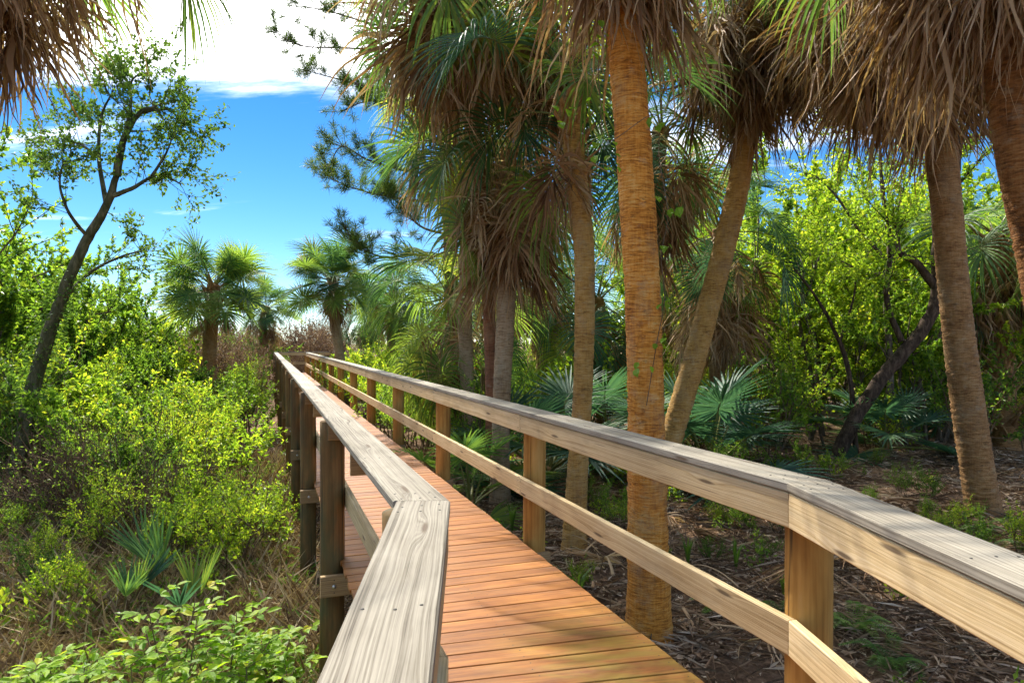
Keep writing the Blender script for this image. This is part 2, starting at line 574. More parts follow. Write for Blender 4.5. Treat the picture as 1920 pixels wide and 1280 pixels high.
M = dict(
    cap=wood_mat('weathered_cap_wood', [(.34, (.075, .06, .042)), (.46, (.17, .145, .108)), (.58, (.255, .225, .175)), (.74, (.35, .315, .25))]),
    rail=wood_mat('rail_wood', [(.32, (.23, .145, .06)), (.46, (.42, .295, .14)), (.60, (.54, .40, .21)), (.76, (.63, .50, .30))]),
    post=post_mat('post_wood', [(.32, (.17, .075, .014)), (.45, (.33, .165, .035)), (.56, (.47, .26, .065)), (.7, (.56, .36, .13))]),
    postl=post_mat('shaded_mossy_post_wood', [(.32, (.06, .032, .010)), (.45, (.125, .066, .02)), (.56, (.19, .105, .034)), (.7, (.25, .155, .06))], (.055, .07, .03)),  # darker copy of the post wood: shade of the left posts painted in, plus moss
    beam=wood_mat('beam_wood', [(.30, (.13, .075, .03)), (.46, (.24, .15, .065)), (.62, (.34, .22, .10)), (.8, (.42, .30, .17))], knots=False),
    deck=deck_mat(),
    screw=plain('dark_screw', (.05, .045, .04), .5, .6),
    bolt=plain('zinc_bolt', (.6, .58, .52), .35, .9),
    ground=ground_mat(),
    trunk_o=trunk_mat('orange_palm_trunk', [(.36, (.11, .036, .008)), (.46, (.40, .14, .020)), (.54, (.64, .26, .040)), (.66, (.70, .41, .13))], 30),
    trunk_d=trunk_mat('shaded_rust_palm_trunk', [(.36, (.045, .018, .006)), (.46, (.15, .058, .016)), (.55, (.27, .11, .03)), (.68, (.36, .19, .075))], 26),  # rust-orange trunk at the right edge, its shade put into the darker colours
    trunk_t=trunk_mat('tan_palm_trunk', [(.34, (.11, .055, .018)), (.45, (.33, .17, .045)), (.55, (.50, .285, .08)), (.70, (.58, .41, .19))], 34),
    trunk_g=trunk_mat('grey_palm_trunk', [(.34, (.09, .055, .03)), (.45, (.25, .165, .09)), (.55, (.40, .28, .165)), (.7, (.50, .40, .27))], 34),
    trunk_b=trunk_mat('brown_palm_trunk', [(.34, (.06, .03, .013)), (.45, (.21, .105, .04)), (.56, (.35, .195, .08)), (.72, (.46, .32, .17))], 32),
    trunk_r=trunk_mat('red_palm_trunk', [(.30, (.06, .025, .014)), (.44, (.20, .085, .042)), (.56, (.30, .14, .075)), (.74, (.36, .22, .13))], 34),
    boot=trunk_mat('palm_boot', [(.30, (.10, .05, .02)), (.44, (.28, .15, .06)), (.56, (.42, .26, .11)), (.74, (.52, .38, .22))], 5),
    bark=bark_mat('grey_bark', [(.3, (.035, .028, .02)), (.5, (.12, .095, .07)), (.7, (.26, .22, .17))]),
    barkm=bark_mat('mossy_bark', [(.3, (.025, .028, .014)), (.5, (.08, .082, .042)), (.7, (.2, .18, .12))], 10),
    barkd=bark_mat('dark_bark', [(.3, (.02, .014, .01)), (.5, (.065, .045, .032)), (.7, (.15, .11, .08))]),
    twig=bark_mat('twig', [(.3, (.07, .045, .028)), (.5, (.15, .10, .06)), (.7, (.24, .17, .11))], 30),
    frond=leaf_mat('palm_frond', [(.1, (.035, .085, .042)), (.4, (.07, .145, .055)), (.7, (.14, .23, .05)), (1, (.27, .32, .06))], .42, .5, 1.8, .3, .6),
    frondb=leaf_mat('palm_frond_blue', [(.1, (.028, .08, .055)), (.5, (.055, .13, .082)), (1, (.11, .2, .08))], .36, .5, 1.7, .3, .6),
    frondy=leaf_mat('palm_frond_yellow', [(.1, (.08, .15, .035)), (.5, (.18, .26, .05)), (1, (.36, .36, .07))], .5, .5, 1.8, .3, .6),
    dead=leaf_mat('dead_frond', [(.1, (.11, .052, .024)), (.35, (.27, .145, .07)), (.6, (.42, .265, .145)), (.95, (.62, .48, .34))], .34, .6, 1.15, .25, .5),
    petiole=leaf_mat('petiole', [(0, (.12, .14, .035)), (1, (.26, .24, .07))], .1, .45, 1.0, .4, .8),
    dpetiole=leaf_mat('dead_petiole', [(0, (.24, .13, .06)), (1, (.46, .32, .18))], .05, .6, 1.0, .3, .8),
    lime=leaf_mat('lime_leaf', [(.05, (.07, .13, .016)), (.35, (.17, .27, .024)), (.7, (.30, .39, .032)), (1, (.50, .45, .05))], .57, .42, 1.85, .35, .25),
    green=leaf_mat('green_leaf', [(.05, (.045, .10, .018)), (.4, (.11, .20, .026)), (.8, (.21, .32, .035)), (1, (.38, .40, .05))], .54, .4, 1.85, .35, .25),
    dgreen=leaf_mat('dark_leaf', [(.1, (.04, .09, .02)), (.5, (.08, .15, .028)), (1, (.16, .24, .04))], .45, .5, 1.7, .18, .35),
    red=leaf_mat('reddish_leaf', [(.1, (.11, .06, .05)), (.5, (.21, .125, .10)), (1, (.32, .24, .19))], .3, .6, 1.2, .2, .35),
    needle=leaf_mat('pine_needle', [(.1, (.05, .095, .025)), (.6, (.11, .18, .04)), (1, (.22, .27, .06))], .35, .5, 1.6, .2, .35),
    straw=leaf_mat('straw', [(.05, (.13, .085, .05)), (.4, (.30, .215, .125)), (.75, (.48, .38, .24)), (1, (.64, .55, .40))], .25, .7, 1.1, .2, .15),
    litter=leaf_mat('leaf_litter', [(.05, (.14, .08, .045)), (.4, (.33, .21, .125)), (.7, (.50, .365, .25)), (1, (.74, .63, .50))], .12, .75, 1.0, .2, .15),
    grass=leaf_mat('grass_blade', [(.1, (.06, .13, .02)), (.6, (.14, .24, .03)), (1, (.26, .32, .06))], .45, .4, 1.6, .4, .4),
    broad=leaf_mat('broad_leaf', [(.1, (.11, .21, .014)), (.5, (.19, .33, .02)), (.85, (.30, .42, .03)), (1, (.50, .40, .04))], .5, .48, 1.7, .2, .2),
    fern=leaf_mat('fern_leaf', [(.1, (.045, .11, .02)), (.6, (.10, .20, .03)), (1, (.2, .29, .05))], .45, .45, 1.6, .35, .5),
)

# ------------------------------------------------------------------ ground


def hn(x, y, s=1.0, k=0):
    x = np.asarray(x, float) * s + k * 3.7; y = np.asarray(y, float) * s + k * 1.9
    return (np.sin(x * 1.3 + 1.7 * np.sin(y * .9)) + np.sin(y * 1.7 + 1.3 * np.sin(x * 1.1 + 2)) + .5 * np.sin(x * 3.1 + y * 2.3) + .5 * np.sin(y * 3.7 - x * 2.1)) / 3


def path_x(y):
    return .43 - .356 * (np.asarray(y, float) - 2.5)


def gz(x, y):
    x = np.asarray(x, float); y = np.asarray(y, float)
    side = x - path_x(y)
    z = np.where(side < 0, -.14 * np.clip(-side / 2, 0, 1), .02) + np.clip((side - 4) / 6, 0, 1) * .22
    return z + .07 * hn(x, y, .8) + .035 * hn(x, y, 2.6, 1) + .015 * hn(x, y, 6.1, 2)


xs = np.unique(np.concatenate([np.linspace(-400, -30, 30), np.linspace(-30, 30, 260), np.linspace(30, 400, 30)]))
ys = np.unique(np.concatenate([np.linspace(-60, -4, 20), np.linspace(-4, 30, 170), np.linspace(30, 60, 50), np.linspace(60, 700, 40)]))
GX, GY = np.meshgrid(xs, ys)
GZ = gz(GX, GY)
b = MB()
nx, ny = len(xs), len(ys)
ii = np.arange(ny - 1)[:, None] * nx + np.arange(nx - 1)[None]
b.add(np.stack([GX, GY, GZ], -1).reshape(-1, 3), np.stack([ii, ii + 1, ii + nx + 1, ii + nx], -1).reshape(-1, 4))
ground = link('ground', b.mesh('ground', [M['ground']]))
tag(ground, 'dark brown forest floor under the leaf litter', 'ground', kind='structure')

# ------------------------------------------------------------------ boardwalk
DECK, CAPZ = 1.04, 2.10
TAN = .356
D1 = unit((-TAN, 1, 0)); N1 = np.array((D1[1], -D1[0], 0))           # far stretch: direction, to the right
D0 = unit((-.065, 1, 0)); N0 = np.array((D0[1], -D0[0], 0))          # near stretch
JL = np.array((-.22, 2.40, 0)); JR = np.array((1.081, 2.712, 0))     # bends, at the inner faces of the railings
walk = empty('boardwalk', (0, 0, 0))
tag(walk, 'raised wooden boardwalk with red-brown deck and timber railings, bending into the distance', 'boardwalk')


def board_mesh(L, w, h, mt, c0=0.0, c1=0.0, bev=.005):
    """board along x from 0 to L, width w along y (0..w), thickness h along z (-h..0); c0, c1 skew its ends"""
    b = MB()
    prof = [(bev, 0), (w - bev, 0), (w, -bev), (w, -h + bev), (w - bev, -h), (bev, -h), (0, -h + bev), (0, -bev)]
    nseg = max(1, int(L / .5))
    V = []
    for i in range(nseg + 1):
        t = i / nseg
        for (y, z) in prof:
            V.append((t * L + (1 - t) * c0 * y + t * c1 * y, y, z))
    Q = [(i * 8 + a, i * 8 + (a + 1) % 8, i * 8 + 8 + (a + 1) % 8, i * 8 + 8 + a) for i in range(nseg) for a in range(8)]
    b.add(V, Q)
    e0 = list(range(8)); e1 = list(range(nseg * 8, nseg * 8 + 8))
    me = b.mesh('board', [mt], smooth=False)
    import bmesh
    bm = bmesh.new(); bm.from_mesh(me); bm.verts.ensure_lookup_table()
    bm.faces.new([bm.verts[i] for i in e0]); bm.faces.new([bm.verts[i] for i in reversed(e1)])
    bmesh.ops.recalc_face_normals(bm, faces=bm.faces)
    bm.to_mesh(me); bm.free()
    return me


def board(name, p, d, L, w, h, mt, parent, c0=0.0, c1=0.0, side=1, roll=0):
    """p: start point (top inner corner), d: direction; width goes to the right of d when side=1"""
    a = math.atan2(d[1], d[0])
    me = board_mesh(L, w, h, mt, c0, c1)
    o = link(name, me, parent)
    mtx = Matrix.Translation(Vector(p)) @ Matrix.Rotation(a, 4, 'Z')
    if side == 1: mtx = mtx @ Matrix.Diagonal((1, -1, 1, 1))
    if side == 1:
        for poly in (): pass
        me.flip_normals()
    o.matrix_basis = mtx
    return o


post_cache = {}


def post_mesh(h, mt, seed):
    key = (round(h, 2), mt.name, seed)
    if key in post_cache: return post_cache[key]
    rng = np.random.default_rng(seed)
    b = MB()
    n = 22; zz = np.linspace(0, h, n)
    th = np.arange(28) / 28 * 2 * np.pi
    mod = 1 + .012 * np.sin(2 * th[None] + zz[:, None] * 1.1 + rng.uniform(0, 6)) + .008 * np.sin(5 * th[None] + 3 * np.sin(zz[:, None] * 2)) + rng.normal(0, .002, (n, 28))
    b.tube(np.stack([.004 * np.sin(zz * 2 + seed), .004 * np.cos(zz * 1.7), zz], 1), .09, 28, mod=mod)
    me = b.mesh('post', [mt])
    post_cache[key] = me
    return me


screw_me = None


def disc(r, h, mt, n=10):
    b = MB(); th = np.arange(n) / n * 2 * np.pi
    ring = np.stack([np.cos(th) * r, np.sin(th) * r, np.zeros(n)], 1)
    V = np.vstack([ring, ring * .8 + (0, 0, h), [(0, 0, h * 1.15)]])
    Q = [(i, (i + 1) % n, n + (i + 1) % n, n + i) for i in range(n)]
    T = [(n + i, n + (i + 1) % n, 2 * n) for i in range(n)]
    b.add(V, Q, T)
    return b.mesh('disc', [mt])


screw_me = disc(.0045, .0012, M['screw'], 8)
bolt_me = disc(.016, .009, M['bolt'], 10)


def line_pt(J, D, s, nrm, off, z):
    p = J + D * s + nrm * off
    return np.array((p[0], p[1], z))


SPAN = 3.05
LFAR, RFAR = 36.3, 34.3
for sidename, J, sg, far, s_first in (('left', JL, -1, LFAR, 2.97), ('right', JR, 1, RFAR, 0.0)):
    rail = empty('railing', (0, 0, 0), walk)
    rail['label'] = ('weathered grey railing on the left of the deck' if sg < 0 else 'pale timber railing on the right of the deck')
    rs = random.Random(5 + sg)
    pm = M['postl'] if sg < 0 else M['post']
    capm = M['cap']
    side = 1 if sg > 0 else -1       # boards widen outward from the inner face
    # far stretch: cap boards two spans long, side boards and mid rails one or two spans long
    first = 2.97 if sg < 0 else SPAN
    marks = [0.0]
    s = first
    while s < far - 1.0:
        marks.append(s); s += SPAN
    marks.append(far)
    cutn = math.tan((math.atan(TAN) - 0.0)) if sg < 0 else 0.0

    def mitre(D, Nn, J, sg):
        # skew of a board end so that the joint runs along the bend line
        bd = np.array((1.0, 0.02, 0)) if sg < 0 else unit((.172, .062, 0))
        nn = Nn * sg
        if np.dot(bd, nn) < 0: bd = -bd
        return float(np.dot(bd, D) / np.dot(bd, nn))
    m1, m0 = mitre(D1, N1, J, sg), mitre(D0, N0, J, sg)
    k = 0
    step = 2
    while k < len(marks) - 1:
        e = min(k + step, len(marks) - 1)
        g0 = .0015 if k else 0.001
        L = marks[e] - marks[k] - .003
        board('cap_board', line_pt(J, D1, marks[k] + g0, N1 * sg, -.006, CAPZ - (.0015 if (k // 2) % 2 else 0)), D1, L, .186, .038, capm, rail, c0=m1 if k == 0 else 0, side=side)
        k = e
    for k in range(len(marks) - 1):
        L = marks[k + 1] - marks[k] - .004
        board('side_board', line_pt(J, D1, marks[k] + .002, N1 * sg, 0, CAPZ - .040), D1, L, .038, .14, M['rail'], rail, c0=m1 if k == 0 else 0, side=side)
        board('mid_rail', line_pt(J, D1, marks[k] + .002, N1 * sg, 0, 1.56), D1, L, .038, .14, M['rail'], rail, c0=m1 if k == 0 else 0, side=side)
    # near stretch, towards and past the camera
    near_len = 3.6
    p0 = J - D0 * near_len
    q = lambda off, z: np.array((*(p0 + N0 * sg * off)[:2], z))
    board('cap_board', q(-.006, CAPZ), D0, near_len - .001, .186, .038, capm, rail, c1=m0, side=side)
    board('side_board', q(0, CAPZ - .040), D0, near_len - .002, .038, .14, M['rail'], rail, c1=m0, side=side)
    board('mid_rail', q(0, 1.56), D0, near_len - .002, .038, .14, M['rail'], rail, c1=m0, side=side)
    # posts, cleats under the cap, bolts
    places = [(J, D1, N1, s) for s in marks[1:]] + [(J, D1, N1, .03), (J, D0, N0, -2.2)]
    for (JJ, DD, NN, s) in places:
        c = JJ + DD * s + NN * sg * .130
        zb = float(gz(c[0], c[1])) - .25
        hgt = CAPZ - .0395 - zb
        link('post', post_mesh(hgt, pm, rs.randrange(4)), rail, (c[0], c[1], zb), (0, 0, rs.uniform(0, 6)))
    if sg < 0:
        s = marks[1] - SPAN / 2
        while s < far:
            near_post = abs(((s - marks[1]) / SPAN) - round((s - marks[1]) / SPAN)) < .1
            p = line_pt(J, D1, s + (-.115 if near_post else 0), N1 * sg, .042, CAPZ - .040)
            o = board('cleat', p, N1 * sg, .125, .038, .13, M['beam'], rail, side=1)
            s += SPAN / 2
    # screws on the cap near the joints
    for (JJ, DD, NN, base, dirs) in ((J, D1, N1, 0, 1), (J, D0, N0, 0, -1)):
        for ds in (.055, .13, .95, 1.9):
            for off in (.03, .09, .155):
                p = JJ + DD * dirs * (ds + rs.uniform(-.01, .01) + abs(m1) * off * .5) + NN * sg * (off + rs.uniform(-.008, .008))
                link('screw', screw_me, rail, (p[0], p[1], CAPZ + .0003))
    for k in range(1, 5):
        for off_z in (.03, .105):
            for zt in (CAPZ - .040, 1.56):
                for e in (-.03, .03):
                    p = line_pt(J, D1, marks[k if sg > 0 else k] + e, N1 * sg, -.0005, zt - off_z)
                    a = math.atan2(-N1[1] * sg, -N1[0] * sg)
                    link('screw', screw_me, rail, p, (R(90), 0, a + R(90)))

# deck boards: fanned through the bend, square to the far stretch after it
PITCH, GAP, TH = .1455, .007, .025
EL, ER = JL - N1 * .075, JR + N1 * .030
EL0, ER0 = JL - N0 * .075, JR + N0 * .030


def isect(c, a, P, D):
    u = np.array((math.cos(a), math.sin(a)))
    A = np.array([[u[0], -D[0]], [u[1], -D[1]]])
    t = np.linalg.solve(A, P[:2] - c)
    return t[1]


def edge_pts(c, a):
    sl = isect(c, a, EL, D1)
    pl = (EL + D1 * sl)[:2] if sl > 0 else (EL0 + D0 * isect(c, a, EL0, D0))[:2]
    sr = isect(c, a, ER, D1)
    pr = (ER + D1 * sr)[:2] if sr > 0 else (ER0 + D0 * isect(c, a, ER0, D0))[:2]
    return pl, pr


C0 = ((JL + JR) / 2)[:2]


def centre(s):
    return C0 + (D1[:2] * s if s > 0 else D0[:2] * s)


def seam_angle(s):
    t = min(1, max(0, (s + 1.3) / 3.9))
    t = t * t * (3 - 2 * t)
    return math.atan(.065) * (1 - t) + math.atan(TAN) * t


s = -3.2
rs = random.Random(3)
far_deck = 35.2
planks = 0
while s < far_deck:
    a0, a1 = seam_angle(s), seam_angle(s + PITCH)
    l0, r0 = edge_pts(centre(s), a0)
    l1, r1 = edge_pts(centre(s + PITCH), a1)
    u0, u1 = (r0 - l0), (r1 - l1)
    fwd = unit(np.append(l1 - l0, 0))[:2]
    g = GAP / 2
    l0, r0, l1, r1 = l0 + fwd * g, r0 + fwd * g, l1 - fwd * g, r1 - fwd * g
    org = (l0 + l1) / 2
    ang = math.atan2(*(((r0 + r1) / 2 - org)[::-1]))
    ca, sa = math.cos(-ang), math.sin(-ang)
    rot = lambda p: ((p - org)[0] * ca - (p - org)[1] * sa, (p - org)[0] * sa + (p - org)[1] * ca)
    jl, jr = rs.uniform(-.006, .006), rs.uniform(-.006, .006)
    q4 = [rot(l0), rot(r0), rot(r1), rot(l1)]
    q4 = [(x + (jl if i in (0, 3) else jr), y) for i, (x, y) in enumerate(q4)]
    b = MB()
    cxm = np.mean(q4, axis=0)
    ins = [(x + (.004 if x < cxm[0] else -.004), y + (.0035 if y < cxm[1] else -.0035)) for x, y in q4]
    V = [(x, y, 0) for x, y in ins] + [(x, y, -.0035) for x, y in q4] + [(x, y, -TH) for x, y in q4]
    Q = [(0, 1, 2, 3)] + [(k + i, k + i + 4, k + (i + 1) % 4 + 4, k + (i + 1) % 4) for k in (0, 4) for i in range(4)] + [(11, 10, 9, 8)]
    b.add(V, Q)
    if s < 13:
        Lp = q4[1][0]
        for fx in (.055, Lp * .5, Lp - .06):
            for fy in (-.036, .036):
                ox, oy = fx + rs.uniform(-.006, .006), fy + rs.uniform(-.005, .005)
                b.add([(ox + .0042 * math.cos(t * .785), oy + .0042 * math.sin(t * .785), .0005) for t in range(8)], [(0, 1, 2, 3), (0, 3, 4, 7), (4, 5, 6, 7)], None, 1)
    link('plank', b.mesh('plank', [M['deck'], M['screw']], smooth=False), walk, (org[0], org[1], DECK + rs.uniform(-.0012, .0012)), (0, 0, ang))
    planks += 1
    s += PITCH

# beams under the deck and the crosswise beam ends bolted to the posts
for off in (.10, .70, 1.28):
    p = line_pt(JL, D1, -.1, N1, off, DECK - TH - .003)
    board('stringer', p, D1, 35.0, .045, .18, M['beam'], walk, side=1)
    p = line_pt(JL, D0, -3.4, N0, off, DECK - TH - .003)
    board('stringer', p, D0, 3.3, .045, .18, M['beam'], walk, side=1)
s = 2.97
while s < LFAR:
    p = line_pt(JL, D1, s - .135, N1, -.225, DECK - TH - .05)
    board('cross_beam', p, N1, 1.33 + .45, .045, .15, M['beam'], walk, side=1)
    for dz in (-.03, -.075, -.12):
        pb = line_pt(JL, D1, s - .182, N1, -.13, DECK - TH - .05 + dz)
        link('bolt', bolt_me if dz == -.075 else screw_me, walk, pb, (R(90), 0, math.atan2(D1[1], D1[0]) - R(90)))
    s += SPAN

# the far end: the walk turns off to the right
endr = empty('railing', (0, 0, 0), walk)
endr['label'] = 'railing closing the far end where the deck turns right'
PE = line_pt(JL, D1, LFAR, N1, -.02, 0)
board('cap_board', (PE[0], PE[1], CAPZ + .002), N1, 6.0, .186, .038, M['cap'], endr, side=-1)
board('side_board', (PE[0], PE[1], CAPZ - .040), N1, 6.0, .038, .14, M['rail'], endr, side=-1)
board('mid_rail', (PE[0], PE[1], 1.56), N1, 6.0, .038, .14, M['rail'], endr, side=-1)
for t in (1.5, 3.0, 4.5, 5.9):
    c = PE + N1 * t + D1 * .13
    link('post', post_mesh(2.35, M['post'], 1), endr, (c[0], c[1], -.29))
for i in range(24):
    c = PE + N1 * (1.5 + i * PITCH) - D1 * 1.55
    board('plank', (c[0], c[1], DECK - .001), D1, 1.5, .139, TH, M['deck'], walk, side=1)
# ================================================================== vegetation
# ------------------------------------------------------------------ palms


def frond_mesh(name, seed, elev, lp, lc, nseg, seglen, bendp, bendc, collapse, droop, width, mats, wav=0.0, lift=.35, fan=150, m=7, ragged=0.0):
    rng = np.random.default_rng(seed)
    b = MB()
    a = R(elev); p = np.array((.06, 0, 0.0)); P, A = [p.copy()], [a]
    for k in range(9):
        p = p + lp / 9 * np.array((math.cos(a), 0, math.sin(a))); a -= R(bendp) / 9
        P.append(p.copy()); A.append(a)
    kp = len(P) - 1
    for k in range(6):
        p = p + lc / 6 * np.array((math.cos(a), 0, math.sin(a))); a -= R(bendc) / 6
        P.append(p.copy()); A.append(a)
    P = np.array(P)
    b.tube(P, np.concatenate([np.linspace(.026, .011, kp + 1), np.linspace(.010, .003, 6)]), 6, m=1, flat=.6)
    down = np.array((0, 0, -1.0))
    half = nseg // 2
    for side in (-1, 1):
        for i in range(half):
            if rng.random() < ragged: continue
            t = (i + .5) / half
            ft = kp + t * .92 * 6
            k = min(int(ft), len(P) - 2); f = ft - k
            o = P[k] * (1 - f) + P[k + 1] * f
            aa = A[k] * (1 - f) + A[k + 1] * f
            T = np.array((math.cos(aa), 0, math.sin(aa))); Nn = np.array((-math.sin(aa), 0, math.cos(aa)))
            S = np.array((0, side, 0)) * math.cos(lift) + Nn * math.sin(lift)
            ang = R(fan * (1 - t) ** 1.05 + 5 + rng.normal(0, 2.0))
            d = T * math.cos(ang) + S * math.sin(ang)
            Bn = np.cross(T, S) * side
            L = seglen * (.66 + .34 * math.sin(math.pi * (.12 + .62 * t))) * (rng.uniform(.88, 1.08) if not collapse else rng.uniform(.45, 1.12))
            if collapse:
                d = unit(d * (1 - collapse) + down * collapse + rng.normal(0, .09, 3))
            perp = np.cross(d, Bn)
            if np.linalg.norm(perp) < .2: perp = np.cross(d, np.array((1.0, .3, 0)))
            perp = unit(perp)
            if collapse:
                tw = rng.uniform(-1.2, 1.2); perp = unit(perp * math.cos(tw) + np.cross(d, perp) * math.sin(tw))
            nb = unit(np.cross(perp, d))
            pos = o.copy(); C = []
            dr = droop * rng.uniform(.6, 1.4)
            ph = rng.uniform(0, 6.28); wv = wav * rng.uniform(.3, 1.5)
            dd = d.copy()
            for j in range(m):
                u = j / (m - 1)
                C.append(pos + (perp * math.sin(ph + u * 7) + nb * math.cos(ph * 1.7 + u * 5)) * wv * u)
                dd = unit(d + down * dr * 2.4 * max(0, u - .12) ** 1.4)
                pos = pos + dd * L / (m - 1)
            C = np.array(C); u = np.linspace(0, 1, m)
            w = (width if not collapse else width * rng.uniform(.45, 1.35)) * np.minimum(1, .12 + u * 3.6) * np.clip((1.02 - u) / .62, 0.02, 1) ** .8 * .5
            fold = w * (.55 if not collapse else rng.uniform(-.9, .9))
            V = np.stack([C - perp * w[:, None] + nb * fold[:, None], C, C + perp * w[:, None] + nb * fold[:, None]], 1).reshape(-1, 3)
            Q = []
            for j in range(m - 1):
                q = j * 3
                Q += [(q, q + 1, q + 4, q + 3), (q + 1, q + 2, q + 5, q + 4)]
            b.add(V, Q, None, 0)
    return b.mesh(name, mats)


GREEN = {}
for cname in ('frond', 'frondb', 'frondy'):
    GREEN[cname] = []
base_set = []
for k, e in enumerate((82, 62, 44, 26, 8, -12, -34, -55)):
    for v in range(2):
        base_set.append((e, frond_mesh('green_frond', 100 + k * 2 + v, e, .95 + .12 * v, .55, 54, .98, 26 + 8 * v, 62 + 14 * v, 0, .55 + .3 * v + (.4 if e < 10 else 0), .034, [M['frond'], M['petiole']], .004, .42)))
for cname in GREEN:
    for e, me in base_set:
        c = me if cname == 'frond' else me.copy()
        if cname != 'frond': c.materials[0] = M[cname]
        GREEN[cname].append((e, c))
GREEN['stiff'] = []
for k, e in enumerate((84, 66, 50, 34, 16, -4, -26)):
    for q in range(2):
        GREEN['stiff'].append((e, frond_mesh('stiff_frond', 200 + k * 2 + q, e, .85 + .1 * q, .34, 46, .86, 9, 26, 0, .10 + .12 * q, .042, [M['frondy'] if (k + q) % 3 == 0 else M['frond'], M['petiole']], .003, .16, fan=155)))
DEAD = []
for v in range(10):
    e = (-8, -30, -48, -60, -20, -40, 5, -55, -66, -35)[v]
    DEAD.append(frond_mesh('dead_frond', 300 + v, e, .75 + .06 * (v % 3), .42, 54, .92 + .12 * (v % 4), 48 + 6 * (v % 3) if e > -50 else 22, 30, .36 + .06 * (v % 6), .8, .027 + .004 * (v % 3), [M['dead'], M['dpetiole']], .05, .3, m=9, ragged=.2))
PALMETTO = []
for k, e in enumerate((72, 48, 26, 6)):
    PALMETTO.append(frond_mesh('palmetto_frond', 400 + k, e, .75, .18, 34, .62, 14, 34, 0, .12, .040, [M['frondb'], M['petiole']], .002, .22, fan=140))
PALMETTO_G = []
for me in PALMETTO:
    c = me.copy(); c.materials[0] = M['frond']; PALMETTO_G.append(c)

YOUNG = [frond_mesh('young_frond', 420 + k, e, .42, .08, 12, .8, 6, 10, 0, .10, .042, [M['frond'] if k % 2 == 0 else M['frondb'], M['petiole']], .002, .2, fan=34) for k, e in enumerate((84, 74, 66, 56))]


def boot_mesh():
    b = MB()
    n = 7; t = np.linspace(0, 1, n)
    pts = np.stack([.02 + .16 * t ** 1.3, np.zeros(n), .34 * t], 1)
    for sgn in (-1, 1):                       # forked base
        q = pts.copy(); q[:, 1] = sgn * .045 * (1 - t) ** 1.2
        b.tube(q, np.linspace(.032, .018, n), 5, flat=.5)
    return b.mesh('boot', [M['boot']])


BOOT = boot_mesh()
dead_boot = None


def palm(label, pts, dia, tm, nG, nD, seed, color='frond', size=1.0, elev=(78, -40), dsize=1.0, boots=0, dz=(.15, .85), group='sabal palms beside the boardwalk', dead_az=None, green_az=None, flare=1.3, boot_lo=None):
    rng = np.random.default_rng(seed); rs = random.Random(seed)
    pts = [np.array(p, float) for p in pts]
    b0 = pts[0].copy(); b0[2] = float(gz(b0[0], b0[1])) - .08
    pts[0] = b0
    root = empty('palm_tree', b0)
    tag(root, label, 'palm tree', group)
    P = bez(pts, max(60, int(np.linalg.norm(pts[-1] - pts[0]) / .035))) - b0
    n = len(P); sd = 30
    h = np.concatenate([[0], np.cumsum(np.linalg.norm(np.diff(P, axis=0), axis=1))])
    th = np.arange(sd) / sd * 2 * np.pi
    scar = (h[:, None] / .085 + .35 * np.sin(th[None] + h[:, None] * 2) + .2 * np.sin(3 * th[None] + h[:, None] * 5)) % 1.0
    mod = 1 + .06 * (scar - .5) * (.4 + rng.random((n, 1)) * 1.2) + rng.normal(0, .018, (n, sd)) + .03 * np.sin(h[:, None] * 1.7 + seed + np.sin(th[None] + seed)) + .012 * np.sin(2 * th[None] + h[:, None])
    rad = dia / 2 * (1 + (flare - 1) * np.exp(-h / .35)) * (1 + .06 * np.sin(h * .9 + seed))
    b = MB(); b.tube(P, rad, sd, mod=mod)
    link('trunk', b.mesh('trunk', [tm]), root)
    top = P[-1]; ga = 2.39996
    for i in range(nG):
        t = (i + .5) / nG
        e = elev[0] + (elev[1] - elev[0]) * t ** 1.0 + rs.uniform(-7, 7)
        az = i * ga + rs.uniform(-.25, .25) + seed
        if green_az: az = R(rs.uniform(*green_az))
        cn = color if isinstance(color, str) else rs.choice(color)
        cand = sorted(GREEN[cn], key=lambda c: abs(c[0] - e))[:2]
        s = size * rs.uniform(.74, 1.16)
        if rs.random() < .08: continue
        link('frond', rs.choice(cand)[1], root, top + np.array((0, 0, .08 - .35 * t)), (R(rs.uniform(-42, 42) if cn == 'stiff' else rs.uniform(-12, 12)), 0, az), (s, s, s))
    for i in range(nD):
        t = (i + .5) / max(1, nD)
        az = i * ga * 1.03 + rs.uniform(-.4, .4) + seed * 2
        if dead_az: az = R(rs.uniform(*dead_az))
        s = dsize * rs.uniform(.8, 1.2)
        zt = dz[0] + (dz[1] - dz[0]) * rs.random()
        k = np.argmin(abs((h[-1] - h) - zt))
        link('dead_frond', DEAD[rs.randrange(10)], root, P[k], (R(rs.uniform(-22, 22)), R(rs.uniform(-14, 22)), az), (s, s, s * rs.uniform(.9, 1.15)))
    lo = boot_lo if boot_lo is not None else 1.0
    for i in range(boots):
        zt = -.05 + lo * i / max(1, boots)
        k = np.argmin(abs((h[-1] - h) - zt))
        az = i * ga
        r = rad[k] * .8
        s = rs.uniform(.75, 1.3) * dia / .33
        link('boot', BOOT, root, P[k] + np.array((math.cos(az) * r, math.sin(az) * r, -.05)), (R(rs.uniform(-12, 12)), R(rs.uniform(5, 38)), az), (s, s, s))
    return root


